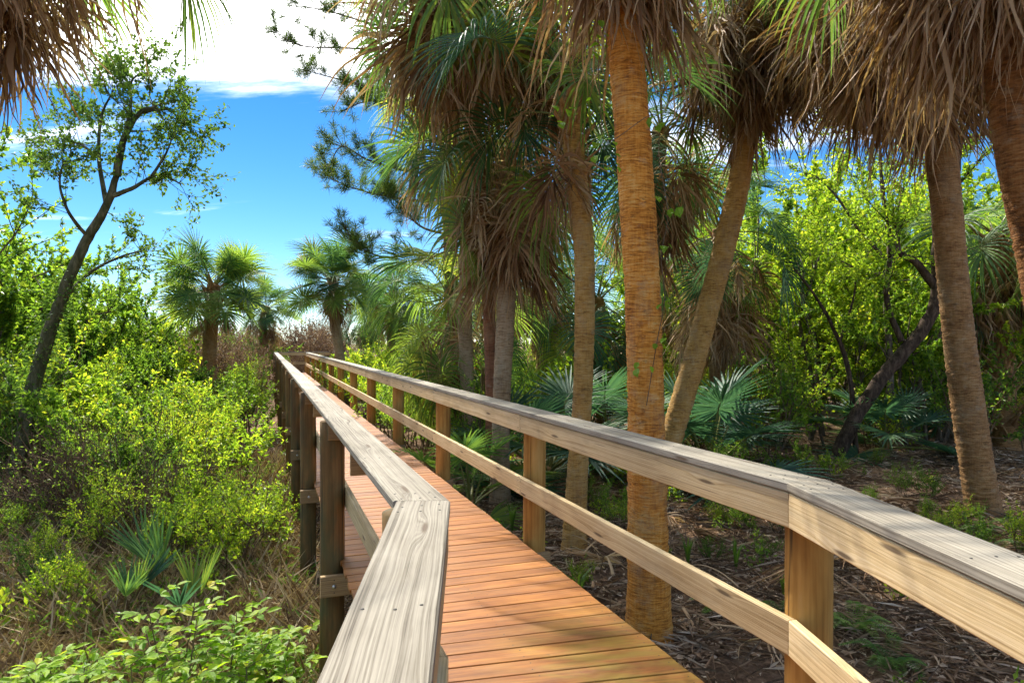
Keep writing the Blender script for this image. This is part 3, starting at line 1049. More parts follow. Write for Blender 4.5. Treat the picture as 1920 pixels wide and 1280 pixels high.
MIXC = ['frond', 'frond', 'frondb', 'frondy']
palm('thick orange palm trunk close behind the right railing, ringed bark', [at(1217, 1215, 6.1), at(1214, 900, 6.1), at(1206, 600, 6.1), at(1190, 300, 6.15), at(1168, 20, 6.2), at(1156, -170, 6.2), at(1154, -330, 6.2)], .325, M['trunk_o'], 16, 26, 1, MIXC, 1.0, (75, 0), 1.0, 44, (.0, .3), boot_lo=1.75, dead_az=(-130, 130))
palm('slim tan palm with split leaf bases under its crown, left of the thick orange trunk', [at(1076, 1045, 8.7), at(1082, 900, 8.7), at(1094, 700, 8.75), at(1096, 500, 8.8), at(1086, 370, 8.85), at(1064, 190, 8.9)], .262, M['trunk_t'], 11, 6, 2, ['frondy', 'frond', 'frondb'], 1.0, (80, 12), .8, 34, (.0, .2), boot_lo=1.1)
palm('grey-brown palm with a long skirt of dead fronds, third trunk from the thick orange one', [at(936, 950, 11), at(941, 750, 11), at(949, 560, 11), at(950, 400, 11.1), at(948, 285, 11.1)], .30, M['trunk_g'], 18, 46, 3, ['frondy', 'frond'], 1.0, (80, -40), .95, 8, (.0, .65))
palm('slender reddish palm trunk standing just left of the grey-brown palm', [at(916, 935, 11.6), at(921, 760, 11.6), at(915, 560, 11.5), at(895, 300, 11.0), at(852, 0, 10.2), at(835, -90, 10.0)], .20, M['trunk_r'], 20, 40, 4, ['frondy', 'frond'], 1.05, (75, -35), 1.1, 8, (.0, .75), dead_az=(120, 330))
palm('leaning palm behind the thick orange trunk, slanting up to the right', [at(1215, 950, 10.6), at(1262, 810, 10.7), at(1322, 600, 10.9), at(1382, 360, 11), at(1402, 200, 11), at(1418, -60, 11)], .335, M['trunk_t'], 14, 86, 5, 'frond', 1.0, (75, -5), 1.12, 4, (-.1, .8))
palm('brown palm on the right with a hanging brown skirt, base on the forest floor', [at(1846, 968, 9.6), at(1818, 780, 9.6), at(1790, 560, 9.6), at(1768, 300, 9.5), at(1744, -130, 9.4)], .385, M['trunk_b'], 12, 72, 6, 'frond', 1.0, (70, 0), 1.06, 4, (-.1, .9))
palm('rust-orange palm with shade painted into its trunk, leaning in at the right edge of the picture', [np.array((4.75, 5.5, 0)), at(2010, 760, 5.5), at(1962, 500, 5.5), at(1922, 300, 5.5), at(1898, 120, 5.5), at(1872, -130, 5.5), at(1860, -400, 5.5)], .40, M['trunk_d'], 12, 70, 7, 'frond', 1.0, (70, 15), .98, 6, (.0, .5))
palm('stout palm with shaggy split leaf bases, far right behind the brown palm', [at(1892, 858, 15.5), at(1880, 700, 15.5), at(1872, 560, 15.5), at(1866, 440, 15.5)], .46, M['trunk_b'], 22, 26, 8, ['frond', 'frondb'], 1.1, (75, -45), 1.0, 90, (.0, .9), boot_lo=4.6)
palm('palm left of the picture edge whose dead fronds hang into the sky', [np.array((-4.95, 5.0, 0)), np.array((-4.7, 5.0, 2.0)), np.array((-4.25, 5.0, 4.2)), at(-10, -260, 5.0)], .32, M['trunk_t'], 14, 36, 9, ['frond', 'frondy'], .85, (70, 5), .72, 4, (.0, .3))
palm('palm with full green crown and dead skirt behind the thick orange trunk', [at(1212, 900, 12.6), at(1212, 600, 12.6), at(1232, 300, 12.6), at(1240, 240, 12.6)], .30, M['trunk_g'], 24, 28, 10, ['frondb', 'frond'], 1.1, (75, -50), .9, 6, (.1, 1.1))
palm('palm behind the leaning trunk with blue-green fans and brown skirt', [at(1345, 800, 15.5), at(1345, 600, 15.5), at(1350, 430, 15.5)], .32, M['trunk_b'], 22, 34, 11, ['frondb', 'frond'], 1.1, (75, -50), 1.1, 6, (.1, 1.3))
palm('low yellow-green palm crown left of the grey-brown trunk', [at(868, 850, 14), at(862, 700, 14), at(852, 575, 14)], .30, M['trunk_r'], 26, 12, 12, ['frondy', 'frond'], 1.1, (80, -50), .9, 10, (.0, .7))
palm('tall palm crown with hanging fronds above the yellow-green palm', [at(890, 900, 13), at(872, 600, 13), at(885, 300, 13), at(882, 205, 13)], .26, M['trunk_g'], 26, 30, 13, ['frondy', 'frondy', 'frond'], 1.05, (75, -55), 1.05, 6, (.0, .8))
palm('palm crown filling the top of the picture left of the slim tan palm', [at(1078, 980, 10.4), at(1094, 600, 10.4), at(1080, 320, 10.4), at(1010, 40, 10.3), at(995, -40, 10.3)], .24, M['trunk_g'], 16, 26, 14, ['frondy', 'frond'], 1.0, (75, -25), 1.0, 6, (.0, .6))
palm('palm out of the picture at upper right whose dead fronds hang into it', [np.array((9.6, 9.2, 0)), np.array((9.2, 9.2, 3.0)), np.array((7.6, 9.1, 5.6)), at(1610, -120, 8.9)], .34, M['trunk_b'], 12, 66, 15, 'frond', 1.0, (70, 20), 1.12, 4, (-.1, .65))
# palms standing apart, farther on
palm('round-headed palm standing alone above the thicket, left of the boardwalk end', [at(392, 800, 22), at(394, 640, 22), at(402, 535, 22)], .44, M['trunk_b'], 44, 10, 21, 'stiff', 1.0, (86, -30), .75, 22, (.0, .5), 'palms beyond the thicket', boot_lo=1.3)
palm('round-headed palm with a slim curved trunk by the end of the boardwalk', [at(650, 740, 27), at(638, 670, 27), at(627, 600, 27), at(625, 525, 27)], .38, M['trunk_g'], 42, 22, 22, 'stiff', 1.12, (86, -30), .7, 6, (.1, .6), 'palms beyond the thicket')
palm('small far palm between the two round-headed palms', [at(494, 690, 38), at(494, 610, 38), at(500, 575, 38)], .4, M['trunk_b'], 30, 16, 23, 'stiff', .95, (80, -45), .9, 4, (.1, .8), 'palms beyond the thicket')
palm('far palm half hidden right of the slim curved palm', [at(735, 740, 31), at(733, 600, 31), at(738, 540, 31)], .36, M['trunk_g'], 32, 14, 24, ['frond', 'frondy'], 1.05, (80, -50), .9, 4, (.1, .8), 'palms beyond the thicket')
palm('far palm low behind the slim curved palm', [at(690, 740, 40), at(690, 640, 40), at(695, 585, 40)], .36, M['trunk_g'], 30, 10, 25, ['frond', 'frondb'], 1.05, (80, -50), .9, 0, (.1, .8), 'palms beyond the thicket')
for k, (px, py, y) in enumerate(((1120, 560, 18), (1010, 470, 19), (1270, 500, 21), (1500, 560, 26), (1835, 440, 24), (930, 520, 24), (820, 580, 30))):
    palm('background palm crown in the woods right of the boardwalk',
         [at(px + 10, 800, y), at(px + 4, (640 + py) / 2, y), at(px, py, y)], .32, M['trunk_b'], 22, 22, 30 + k, ['frond', 'frondy', 'frondb'], 1.1, (80, -50), 1.0, 0, (.1, 1.1), 'background palms in the right-hand woods')


def palmetto(label, px, py, y, n, size, seed, mesh=PALMETTO, group='young fan palms on the forest floor', spread=1.0, az=None):
    rs = random.Random(seed)
    x = (px - 960) / F * y
    z = float(gz(x, y)) - .02
    root = empty('fan_palm', (x, y, z))
    tag(root, label, 'fan palm', group)
    b = MB()
    b.tube([(0, 0, -.05), (0, 0, .1), (.01, .01, .22 * size)], [.09 * size, .08 * size, .05 * size], 9)
    link('stem', b.mesh('stem', [M['trunk_b']]), root)
    for i in range(n):
        t = (i + .5) / n
        k = min(3, int(t * 4))
        s = size * rs.uniform(.85, 1.15)
        a = i * 2.4 + rs.uniform(-.3, .3) if az is None else R(rs.uniform(*az))
        link('frond', mesh[k], root, (0, 0, .16 * size), (R(rs.uniform(-14, 14)), R(rs.uniform(-10, 10)), a), (s, s, s))
    return root


palmetto('dark fan palm beside the curved dark trunk', 1660, 860, 14.5, 14, 1.25, 1)
palmetto('big blue-green fan palm right of the thick orange trunk', 1330, 790, 12.5, 16, 1.5, 2)
palmetto('blue-green fan palm behind the slim tan palm', 1025, 800, 12.8, 16, 1.5, 3)
palmetto('bright green fan palm low beside the grey-brown palm', 882, 880, 10.6, 12, 1.05, 4, PALMETTO_G)
palmetto('blue-green fan palm far behind the railing between tan and orange trunks', 1140, 790, 14.5, 12, 1.4, 5)
palmetto('upright young fan palm in the dry grass, yellow-green fan raised', 300, 1095, 7.4, 3, .8, 7, YOUNG, 'young fan palms in the dry grass')
palmetto('dark narrow young fan palm right of the yellow-green one in dry grass', 355, 1165, 6.6, 3, .68, 8, YOUNG, 'young fan palms in the dry grass')
palmetto('low half-withered young fan palm left in the dry grass', 235, 1150, 6.8, 4, .55, 9, YOUNG, 'young fan palms in the dry grass')
palmetto('young fan palm in the thicket behind the dry grass', 215, 960, 10.5, 5, .9, 10, YOUNG, 'young fan palms in the dry grass')
palmetto('fan palm beyond the boots of the stout palm', 1800, 800, 19, 14, 1.5, 11)

# ------------------------------------------------------------------ leafy plants


def grow(b, rng, p, d, L, r, depth, tips, up=.12, spread=.75, kids=(3, 5), wob=.22, m=0, sides=5):
    n = 6
    pts = [p]; dd = unit(d)
    for k in range(n - 1):
        dd = unit(dd + rng.normal(0, wob, 3) * .5 + np.array((0, 0, up)))
        pts.append(pts[-1] + dd * L / (n - 1))
    pts = np.array(pts)
    b.tube(pts, np.linspace(r, r * .5, n), sides if depth else 3, m=m, cap=False)
    if depth == 0:
        tips.append(pts)
        return
    for k in range(rng.integers(kids[0], kids[1] + 1)):
        t = rng.uniform(.3, 1.0) if k else 1.0
        i = min(n - 2, int(t * (n - 1))); f = t * (n - 1) - i
        q = pts[i] * (1 - f) + pts[i + 1] * f
        rnd = rng.normal(0, 1, 3)
        nd = unit(unit(pts[i + 1] - pts[i]) + rnd * spread * .62)
        grow(b, rng, q, nd, L * rng.uniform(.5, .78), r * .55, depth - 1, tips, up, spread, kids, wob, m, max(3, sides - 1))
    if depth == 1: tips.append(pts[2:] if len(pts) > 3 else pts)


def leafage(b, rng, tips, count, L, W, m=0, upn=.8, along=.7, lo=.15, big=False, scatter=.02):
    if not tips: return
    ix = rng.integers(0, len(tips), count)
    t = lo + (1 - lo) * rng.random(count) ** .8
    C = np.zeros((count, 3)); D = np.zeros((count, 3))
    for k in range(count):
        P = tips[ix[k]]; f = t[k] * (len(P) - 1); i = min(int(f), len(P) - 2); f -= i
        C[k] = P[i] * (1 - f) + P[i + 1] * f
        D[k] = P[i + 1] - P[i]
    D /= np.linalg.norm(D, axis=1)[:, None] + 1e-9
    D = D * along + rng.normal(0, .62, (count, 3))
    D[:, 2] -= .1
    Nn = rng.normal(0, .55, (count, 3)); Nn[:, 2] += upn
    b.leaves(C + rng.normal(0, scatter, (count, 3)), D, Nn, L * rng.uniform(.6, 1.25, count), W * rng.uniform(.7, 1.2, count), m, .2, big)


def shrub_meshes(name, seed, H, stems, depth, count, L, W, lm, tm, lean=.45, r=.014, up=.12, spread=.75, kids=(3, 5), big=False, frac=.5):
    rng = np.random.default_rng(seed)
    w, f = MB(), MB()
    tips = []
    for s in range(stems):
        a = s * 2.4 + rng.uniform(-.4, .4)
        ln = lean * rng.uniform(.3, 1.2)
        p = np.array((math.cos(a), math.sin(a), 0)) * .12 * H * rng.uniform(.1, 1) + np.array((0, 0, -.05))
        grow(w, rng, p, (math.cos(a) * ln, math.sin(a) * ln, 1), H * frac * rng.uniform(.75, 1.1), r * H / 2, depth, tips, up, spread, kids)
    leafage(f, rng, tips, count, L, W, 0, big=big)
    return w.mesh(name + '_stems', [tm]), f.mesh(name + '_leaves', [lm], smooth=False)


LIME = [shrub_meshes('lime_shrub', 500 + k, 2.0, (6, 9, 5, 7, 8)[k], 2, (1700, 2300, 1300, 1900, 1500)[k], (.085, .06, .105, .075, .09)[k], (.05, .034, .06, .045, .05)[k], M['lime'], M['twig'], (.5, .35, .75, .6, .45)[k], .018, .1, (.8, .7, 1.0, .9, .8)[k]) for k in range(5)]
GRN = [shrub_meshes('green_shrub', 520 + k, 2.0, (6, 8, 5, 7, 7)[k], 2, (1700, 2300, 1300, 1900, 1500)[k], (.08, .055, .1, .07, .09)[k], (.045, .03, .055, .042, .05)[k], M['green'], M['twig'], (.5, .4, .75, .6, .45)[k], .018, .1, (.8, .7, 1.0, .9, .8)[k]) for k in range(5)]
DRK = [shrub_meshes('dark_shrub', 540 + k, 2.0, 6, 2, 1700, .085, .046, M['dgreen'], M['barkd'], .6, .018, .1, .9) for k in range(3)]
SAP = [shrub_meshes('sapling', 570 + k, 3.0, 2 + k % 2, 3, 1500, (.09, .075, .11)[k % 3], (.052, .042, .06)[k % 3], M['lime'] if k < 2 else M['green'], M['twig'], .4, .016, .12, .75, (2, 4), frac=.4) for k in range(4)]
BARE = [shrub_meshes('twiggy_shrub', 550 + k, 2.0, 9, 2, 260, .06, .035, M['green'], M['twig'], .7, .016, .1, .9, (4, 6)) for k in range(2)]
REDS = [shrub_meshes('bare_shrub', 560 + k, 3.4, 10, 2, 1900, .085, .05, M['red'], M['twig'], .4, .012) for k in range(3)]
SEED = [shrub_meshes('seedling', 580 + k, .5, 4, 1, 70, .06, .036, M['green'] if k % 2 else M['lime'], M['twig'], .6, .014) for k in range(4)]
TALL = [shrub_meshes('slim_tree', 600 + k, 6.0, 2, 3, 5200, .125, .072, M['lime'] if k < 3 else M['green'], M['bark'], .18, .02, .08, .7, (3, 4), frac=.42) for k in range(5)]


def ordinal(k):
    u = 'first second third fourth fifth sixth seventh eighth ninth tenth eleventh twelfth thirteenth fourteenth fifteenth sixteenth seventeenth eighteenth nineteenth'.split()
    t = {2: ('twentieth', 'twenty'), 3: ('thirtieth', 'thirty'), 4: ('fortieth', 'forty'), 5: ('fiftieth', 'fifty')}
    if k < 20: return u[k - 1]
    return t[k // 10][0] if k % 10 == 0 else t[k // 10][1] + '-' + u[k % 10 - 1]


def place(kind, meshes, x, y, s, rng, label, cat, group, sz=None):
    st, lf = meshes[int(rng.integers(0, len(meshes)))]
    rz = float(rng.uniform(0, 6.28))
    o = link(kind, st, None, (x, y, float(gz(x, y)) - .03), (0, 0, rz), (s, s, s * (sz or 1)))
    link('foliage', lf, o)
    tag(o, label, cat, group)
    return o


rng = np.random.default_rng(77)


def xl(y): return -.42 - .356 * (y - 2.4)
def xr(y): return 1.28 - .356 * (y - 2.71)


LL = 'bright green leafy shrub in the thicket left of the boardwalk'
GL = 'shrubs of the thicket left of the boardwalk'
# beside the walk, about eye height at most
y = 8.6
krow = 0
while y < 34:
    krow += 1
    for krank, off in enumerate((1.25, 2.3, 3.4)):
        x = xl(y) - off - rng.uniform(-.3, .4)
        if y < 11 and krank == 2: continue
        s = rng.uniform(.6, .95) if y < 12 else rng.uniform(.75, 1.25)
        if y < 11 and off < 2: s *= .7
        lime = rng.random() < .7
        place('shrub', LIME if lime else GRN, x, y + rng.uniform(-.4, .4), s, rng, '%s shrub, %s along the walk in the %s row off the left railing' % ('lime-green' if lime else 'mid-green', ordinal(krow), ('first', 'second', 'third')[krank]), 'shrub', GL)
    y += 1.5 if y < 18 else 2.4
# the taller thicket farther left
y = 11.6
while y < 27:
    for off in (4.6, 5.8, 7.2, 8.6, 10.2, 12.0):
        x = xl(y) - off + rng.uniform(-.5, .5)
        if x / y < -.86 or (x / y < -.58 and y < 12.4): continue
        tall = 1.15 + .5 * min(1, (off - 4) / 5) + (0.15 if y > 15 else 0)
        k = 0 if rng.random() < .42 else 1 if rng.random() < .7 else 2
        place('shrub', (LIME, GRN, DRK)[k], x, y + rng.uniform(-.6, .6), tall * rng.uniform(.75, 1.3), rng, ('lime-green', 'mid-green', 'dark green')[k] + ' tall shrub in the deep thicket left of the boardwalk', 'shrub', 'tall ' + GL)
    y += 1.45
for (px, py, yy, s) in ((-10, 0, 14.6, 1.1), (-50, 0, 14.0, 1.2), (50, 0, 17, .95), (140, 0, 16.5, .85), (250, 0, 18, .6), (-40, 0, 17.5, 1.3), (310, 0, 20, .55), (110, 0, 19, .95), (200, 0, 22, .95), (90, 0, 22, 1.1), (160, 0, 24, 1.1), (260, 0, 25, .9), (20, 0, 20, 1.2), (300, 0, 27, .85)):
    x = (px - 960) / F * yy
    place('small_tree', TALL[3:], x, yy, s, rng, 'small leafy tree standing over the thicket at the left edge', 'tree', 'small trees at the left edge')
for (px, yy, s) in ((425, 8.0, .68), (465, 8.8, .55), (395, 9.2, .6), (505, 9.6, .5)):
    place('shrub', LIME, (px - 960) / F * yy, yy, s, rng, 'thin lime-green bush standing in the dry grass by the left posts', 'shrub', 'bushes in the dry grass')
# twiggy undergrowth with few leaves, and small mixed bushes where the straw shows
for k in range(44):
    yy = rng.uniform(8.6, 17); x = xl(yy) - rng.uniform(.7, 8.5)
    if x / yy < -.8: continue
    place('twiggy_shrub', BARE, x, yy, rng.uniform(.45, 1.0), rng, 'nearly leafless brown twiggy shrub in the thicket on the left', 'shrub', 'twiggy shrubs in the left thicket')
for k in range(26):
    yy = rng.uniform(6.2, 11.5); x = xl(yy) - rng.uniform(.9, 7)
    if x / yy < -.78: continue
    q = int(rng.integers(0, 3))
    place('shrub', (LIME, GRN, DRK)[q], x, yy, rng.uniform(.2, .42), rng, 'knee-high %s bush growing through the straw on the left' % ('lime-green', 'mid-green', 'dark green')[q], 'shrub', 'knee-high bushes in the straw')
for k in range(34):
    yy = rng.uniform(9.2, 22); x = xl(yy) - rng.uniform(1.2, 10)
    if x / yy < -.74 or (x / yy < -.58 and yy < 12.4): continue
    place('sapling', SAP, x, yy, rng.uniform(.6, 1.25), rng, 'loose airy sapling rising out of the thicket on the left', 'tree', 'saplings in the left thicket')
# far thicket, bare and reddish
for k in range(46):
    yy = rng.uniform(36, 52); px = rng.uniform(240, 640)
    x = (px - 960) / F * yy
    if x > xl(yy) - 1.2 and yy < 38: continue
    place('bare_shrub', REDS, x, yy, rng.uniform(.75, 1.45), rng, 'bare reddish-brown shrub in the thicket beyond the boardwalk end', 'shrub', 'bare thicket beyond the boardwalk end')
for k in range(12):
    yy = rng.uniform(34, 46); px = rng.uniform(260, 600)
    x = (px - 960) / F * yy
    if x > xl(yy) - 1.2 and yy < 38: continue
    place('shrub', GRN, x, yy, rng.uniform(1.2, 2.0), rng, 'green shrub among the bare ones beyond the boardwalk end', 'shrub', 'green shrubs in the bare thicket')
for k in range(14):
    yy = rng.uniform(24, 34); px = rng.uniform(290, 470)
    place('bare_shrub', REDS, (px - 960) / F * yy, yy, rng.uniform(.85, 1.05), rng, 'bare reddish-brown shrub around the round-headed palms', 'shrub', 'bare shrubs around the far palms')
# right of the walk
y = 12.5
while y < 36:
    for off in (.95, 2.0, 3.2, 4.6, 6.2):
        x = xr(y) + off + rng.uniform(-.25, .35)
        if off < 1.5 and y < 15: continue
        if x > -.3 and y < 16: continue
        lime = rng.random() < .55
        place('shrub', LIME if lime else GRN, x, y + rng.uniform(-.4, .4), rng.uniform(.7, .95) + .13 * min(off, 3) + (.1 if y > 20 else 0), rng, ('lime-green' if lime else 'mid-green') + ' leafy shrub in the thicket right of the far boardwalk', 'shrub', 'shrubs right of the far boardwalk')
    y += 1.6
# woods on the right
GW = 'lime-green trees in the right-hand woods'
for k in range(36):
    yy = rng.uniform(15.5, 30); px = rng.uniform(1240, 2050)
    if px < 1450 and yy < 20: continue
    place('small_tree', TALL[:4], (px - 960) / F * yy, yy, rng.uniform(.6, 1.0), rng, 'slim lime-green tree in the woods right of the trunks', 'tree', GW)
for k, px in enumerate((1290, 1400, 1455, 1520, 1570, 1630, 1700, 1760, 1830, 1900)):
    yy = rng.uniform(16.5, 21)
    place('small_tree', TALL[:3], (px - 960) / F * yy, yy, rng.uniform(1.0, 1.28), rng, 'tall lime-green tree behind the curved dark trunk', 'tree', GW)
for k in range(22):
    yy = rng.uniform(23, 32); px = 1255 + k * 33 + rng.uniform(-25, 25)
    place('small_tree', TALL[:4], (px - 960) / F * yy, yy, rng.uniform(1.15, 1.7), rng, 'big lime-green tree in the sunlit wall of leaves at right', 'tree', GW)
for k in range(46):
    yy = rng.uniform(7.2, 13.5); x = xr(yy) + rng.uniform(1.0, 10)
    if x / yy > .78: continue
    q = int(rng.integers(0, 4))
    place('shrub', (GRN, DRK, LIME, GRN)[q], x, yy, rng.uniform(.14, .36), rng, 'ankle-high %s bush in the litter right of the boardwalk' % ('mid-green', 'dark green', 'lime-green', 'mid-green')[q], 'shrub', 'ankle-high bushes in the right-hand litter')
for k in range(84):
    yy = rng.uniform(13.8, 30); px = rng.uniform(860, 2050)
    q = int(rng.integers(0, 5))
    place('shrub', (LIME, GRN, LIME, GRN, DRK)[q], (px - 960) / F * yy, yy, rng.uniform(.6, 1.3), rng, ('lime-green', 'mid-green', 'lime-green', 'mid-green', 'dark green')[q] + ' undergrowth shrub beneath the woods right of the boardwalk', 'shrub', 'undergrowth of the right-hand woods')
for k in range(28):
    yy = rng.uniform(36, 52); px = rng.uniform(700, 2050)
    place('small_tree', TALL, (px - 960) / F * yy, yy, rng.uniform(.6, .95), rng, 'far tree closing the woods behind the palms', 'tree', 'far trees behind the palms')
for k in range(26):
    yy = rng.uniform(28, 44); px = rng.uniform(-60, 300)
    place('small_tree', TALL[3:], (px - 960) / F * yy, yy, rng.uniform(.6, .85), rng, 'far tree beyond the left-hand thicket', 'tree', 'far trees beyond the left thicket')

# seedlings and low plants
for k in range(60):
    yy = rng.uniform(4.2, 14); x = xr(yy) + rng.uniform(.5, 9)
    if abs(x / yy) > .8: continue
    place('seedling', SEED, x, yy, rng.uniform(.5, 1.2), rng, 'small green seedling in the litter right of the boardwalk', 'plant', 'seedlings in the litter on the right')
for k in range(70):
    yy = rng.uniform(5.0, 12); x = xl(yy) - rng.uniform(.5, 6)
    if x / yy < -.8: continue
    place('seedling', SEED, x, yy, rng.uniform(.6, 1.5), rng, 'small green seedling in the dry grass left of the boardwalk', 'plant', 'seedlings in the dry grass on the left')
for k, (px, yy, s) in enumerate(((1300, 11.5, .5), (1370, 12, .55), (1500, 12.5, .4), (1440, 11, .32), (1170, 9.5, .36), (1740, 10.5, .3), (1560, 12.4, .3), (1340, 10.4, .3))):
    place('shrub', GRN + DRK, (px - 960) / F * yy, yy, s, rng, 'low dark green bush on the floor behind the right railing', 'shrub', 'low bushes behind the right railing')


def compound_plant(label, px, yy, H, nst, seed, L=.12):
    rng = np.random.default_rng(seed)
    x = (px - 960) / F * yy
    w, f = MB(), MB()
    for s in range(nst):
        a = rng.uniform(0, 6.28); ln = rng.uniform(.1, .55)
        d = unit((math.cos(a) * ln, math.sin(a) * ln, 1))
        P = bez([(0, 0, -.05), d * H * .5, d * H * rng.uniform(.8, 1.05) + rng.normal(0, .04, 3)], 8)
        w.tube(P, np.linspace(.008, .003, 8), 5)
        for k in range(9):
            t = .3 + .7 * k / 8
            i = min(6, int(t * 7)); q = P[i] + (P[i + 1] - P[i]) * (t * 7 - i)
            aa = k * 2.4 + rng.uniform(-.4, .4)
            rd = unit((math.cos(aa), math.sin(aa), .35))
            rl = rng.uniform(.12, .2) * L / .12
            rp = bez([q, q + rd * rl * .6 + (0, 0, .02), q + rd * rl + (0, 0, -.01)], 4)
            w.tube(rp, .0022, 3, cap=False)
            sd = unit(np.cross(rd, (0, 0, 1)))
            C, D = [], []
            for u, sg in ((.45, 1), (.45, -1), (.75, 1), (.75, -1), (1, 0)):
                C.append(q + rd * rl * u); D.append(rd * (.6 if sg else 1) + sd * sg * .9 + np.array((0, 0, rng.uniform(-.25, .2))))
            n = len(C)
            Nn = np.tile((0, 0, 1.0), (n, 1)) + rng.normal(0, .25, (n, 3))
            f.leaves(np.array(C), np.array(D), Nn, L * rng.uniform(.55, .95, n), L * .42 * rng.uniform(.8, 1.1, n), 0, .15, True)
    o = link('leafy_plant', w.mesh('stems', [M['twig']]), None, (x, yy, float(gz(x, yy))))
    link('foliage', f.mesh('leaves', [M['broad']], smooth=False), o)
    tag(o, label, 'plant', 'broad-leaved plants at the lower left')


for k, (px, yy, H) in enumerate(((330, 4.7, .98), (250, 4.5, .78), (420, 4.9, .92), (390, 4.3, .72), (160, 4.6, .60), (480, 4.6, .62), (300, 4.0, .55), (520, 5.2, .55), (90, 4.9, .5))):
    compound_plant('broad-leaved lime-green plant in the lower left foreground', px, yy, H, 4, 700 + k, .135)

# ------------------------------------------------------------------ single trees


def limb_tree(name, label, limbs, y, tm, lm, count, L, W, seed, subL=.7, subn=5, ivy=None, group=None, sub_depth=1, tipbias=.3):
    """limbs: list of (pixel points, start radius, end radius, leafy)"""
    rng = np.random.default_rng(seed)
    base = at(limbs[0][0][0][0], limbs[0][0][0][1], y); base[2] = float(gz(base[0], base[1])) - .05
    w, f = MB(), MB(); tips = []
    for li, (px, r0, r1, leafy) in enumerate(limbs):
        pts = [at(p[0], p[1], y + (p[2] if len(p) > 2 else 0)) for p in px]
        if li == 0: pts[0] = base
        P = bez(pts, 8 * len(px)) - base
        n = len(P)
        mod = 1 + rng.normal(0, .035, (n, 12)) + .06 * np.sin(np.arange(n)[:, None] * .9 + np.arange(12)[None] * .52)
        w.tube(P, np.linspace(r0, r1, n), 12, mod=mod)
        if leafy:
            for k in range(int(subn * leafy)):
                t = rng.uniform(tipbias, 1) if k > 1 else 1.0
                i = min(n - 2, int(t * (n - 1)))
                d = unit(unit(P[i + 1] - P[i]) * .5 + rng.normal(0, .7, 3) + (0, 0, .15))
                grow(w, rng, P[i], d, subL * rng.uniform(.6, 1.2), max(.006, r1 * .5), sub_depth, tips, .08, .8, (3, 5), .3)
    leafage(f, rng, tips, count, L, W, scatter=.03)
    if ivy:
        lo, hi, cnt = ivy
        P = bez([at(p[0], p[1], y) for p in limbs[0][0]], 60) - base; P[0] = 0
        k = rng.integers(int(lo * 59), int(hi * 59), cnt); a = rng.uniform(0, 6.28, cnt)
        rr = limbs[0][1] * rng.uniform(.9, 1.7, cnt)
        C = P[k] + np.stack([np.cos(a) * rr, np.sin(a) * rr, rng.normal(0, .05, cnt)], 1)
        f.leaves(C, np.stack([np.cos(a), np.sin(a), rng.uniform(-.6, .3, cnt)], 1), rng.normal(0, .4, (cnt, 3)) + np.stack([np.cos(a), np.sin(a), np.full(cnt, .6)], 1), .085 * rng.uniform(.6, 1.2, cnt), .06, 0)
    root = empty(name, base)
    tag(root, label, 'tree', group)
    link('trunk', w.mesh('trunk', [tm]), root)
    link('crown', f.mesh('crown', [lm], smooth=False), root)
    return root


limb_tree('leaning_tree', 'leaning dark-barked tree with sparse small leaves against the blue sky', [
    ([(18, 940), (60, 735), (105, 590), (150, 475), (200, 385), (218, 330)], .14, .05, 0),
    ([(218, 330), (232, 262), (262, 212), (292, 200, -.3)], .07, .02, 3.0),
    ([(210, 368), (250, 352), (296, 328, .4), (340, 345, .5)], .045, .012, 3.2),
    ([(200, 385), (186, 300, .4), (190, 220, .6), (215, 165, .6)], .045, .012, 3.0),
    ([(232, 262), (245, 200, .3), (248, 150, .4), (285, 135, .4)], .035, .01, 2.6),
    ([(165, 445), (130, 400, -.4), (112, 345, -.5), (120, 300, -.5)], .035, .01, 3.0),
    ([(262, 212), (310, 205, .2), (340, 225, .2)], .03, .01, 2.2),
    ([(285, 330), (310, 290, .2), (322, 262, .3)], .028, .01, 1.8),
    ([(190, 300), (150, 270, .4), (120, 265, .3)], .03, .01, 2.4),
    ([(120, 560), (170, 510, .5), (230, 480, .6), (270, 470, .6)], .035, .01, 2.2)], 12, M['barkm'], M['dgreen'], 8600, .088, .05, 41, .7, 5, (.05, .55, 900))
limb_tree('curved_tree', 'dark curved trunk rising to the right behind the fan palm', [
    ([(1566, 858), (1600, 790), (1660, 700), (1722, 628), (1752, 575), (1758, 520)], .15, .11, 0),
    ([(1758, 520), (1762, 420), (1790, 330), (1800, 250)], .13, .06, 1.2),
    ([(1755, 540), (1715, 490), (1690, 478), (1672, 440)], .09, .03, 1.6),
    ([(1690, 640), (1662, 560, .2), (1668, 470, .2), (1655, 340, .2)], .065, .02, 2.0)], 14.0, M['barkd'], M['lime'], 3500, .08, .048, 42, .9, 5)
limb_tree('thin_tree', 'thin grey tree with ascending branches among the lime foliage', [
    ([(1666, 800), (1668, 680), (1662, 560), (1668, 470), (1655, 360), (1648, 250)], .085, .03, 1.2),
    ([(1660, 485), (1610, 430), (1570, 370), (1530, 330)], .04, .015, 2.0),
    ([(1665, 520), (1600, 500), (1540, 470)], .03, .01, 1.5),
    ([(1662, 440), (1690, 370), (1700, 300)], .035, .012, 1.5)], 15.0, M['bark'], M['lime'], 4200, .085, .05, 43, .9, 6)
limb_tree('thin_tree', 'slender dark sapling leaning left in front of the lime foliage', [
    ([(1606, 800), (1592, 700), (1560, 610), (1525, 550), (1490, 505)], .06, .015, 1.8),
    ([(1575, 640), (1600, 560), (1605, 500)], .03, .01, 1.4)], 14.3, M['barkd'], M['lime'], 2200, .075, .045, 44, .8, 6)


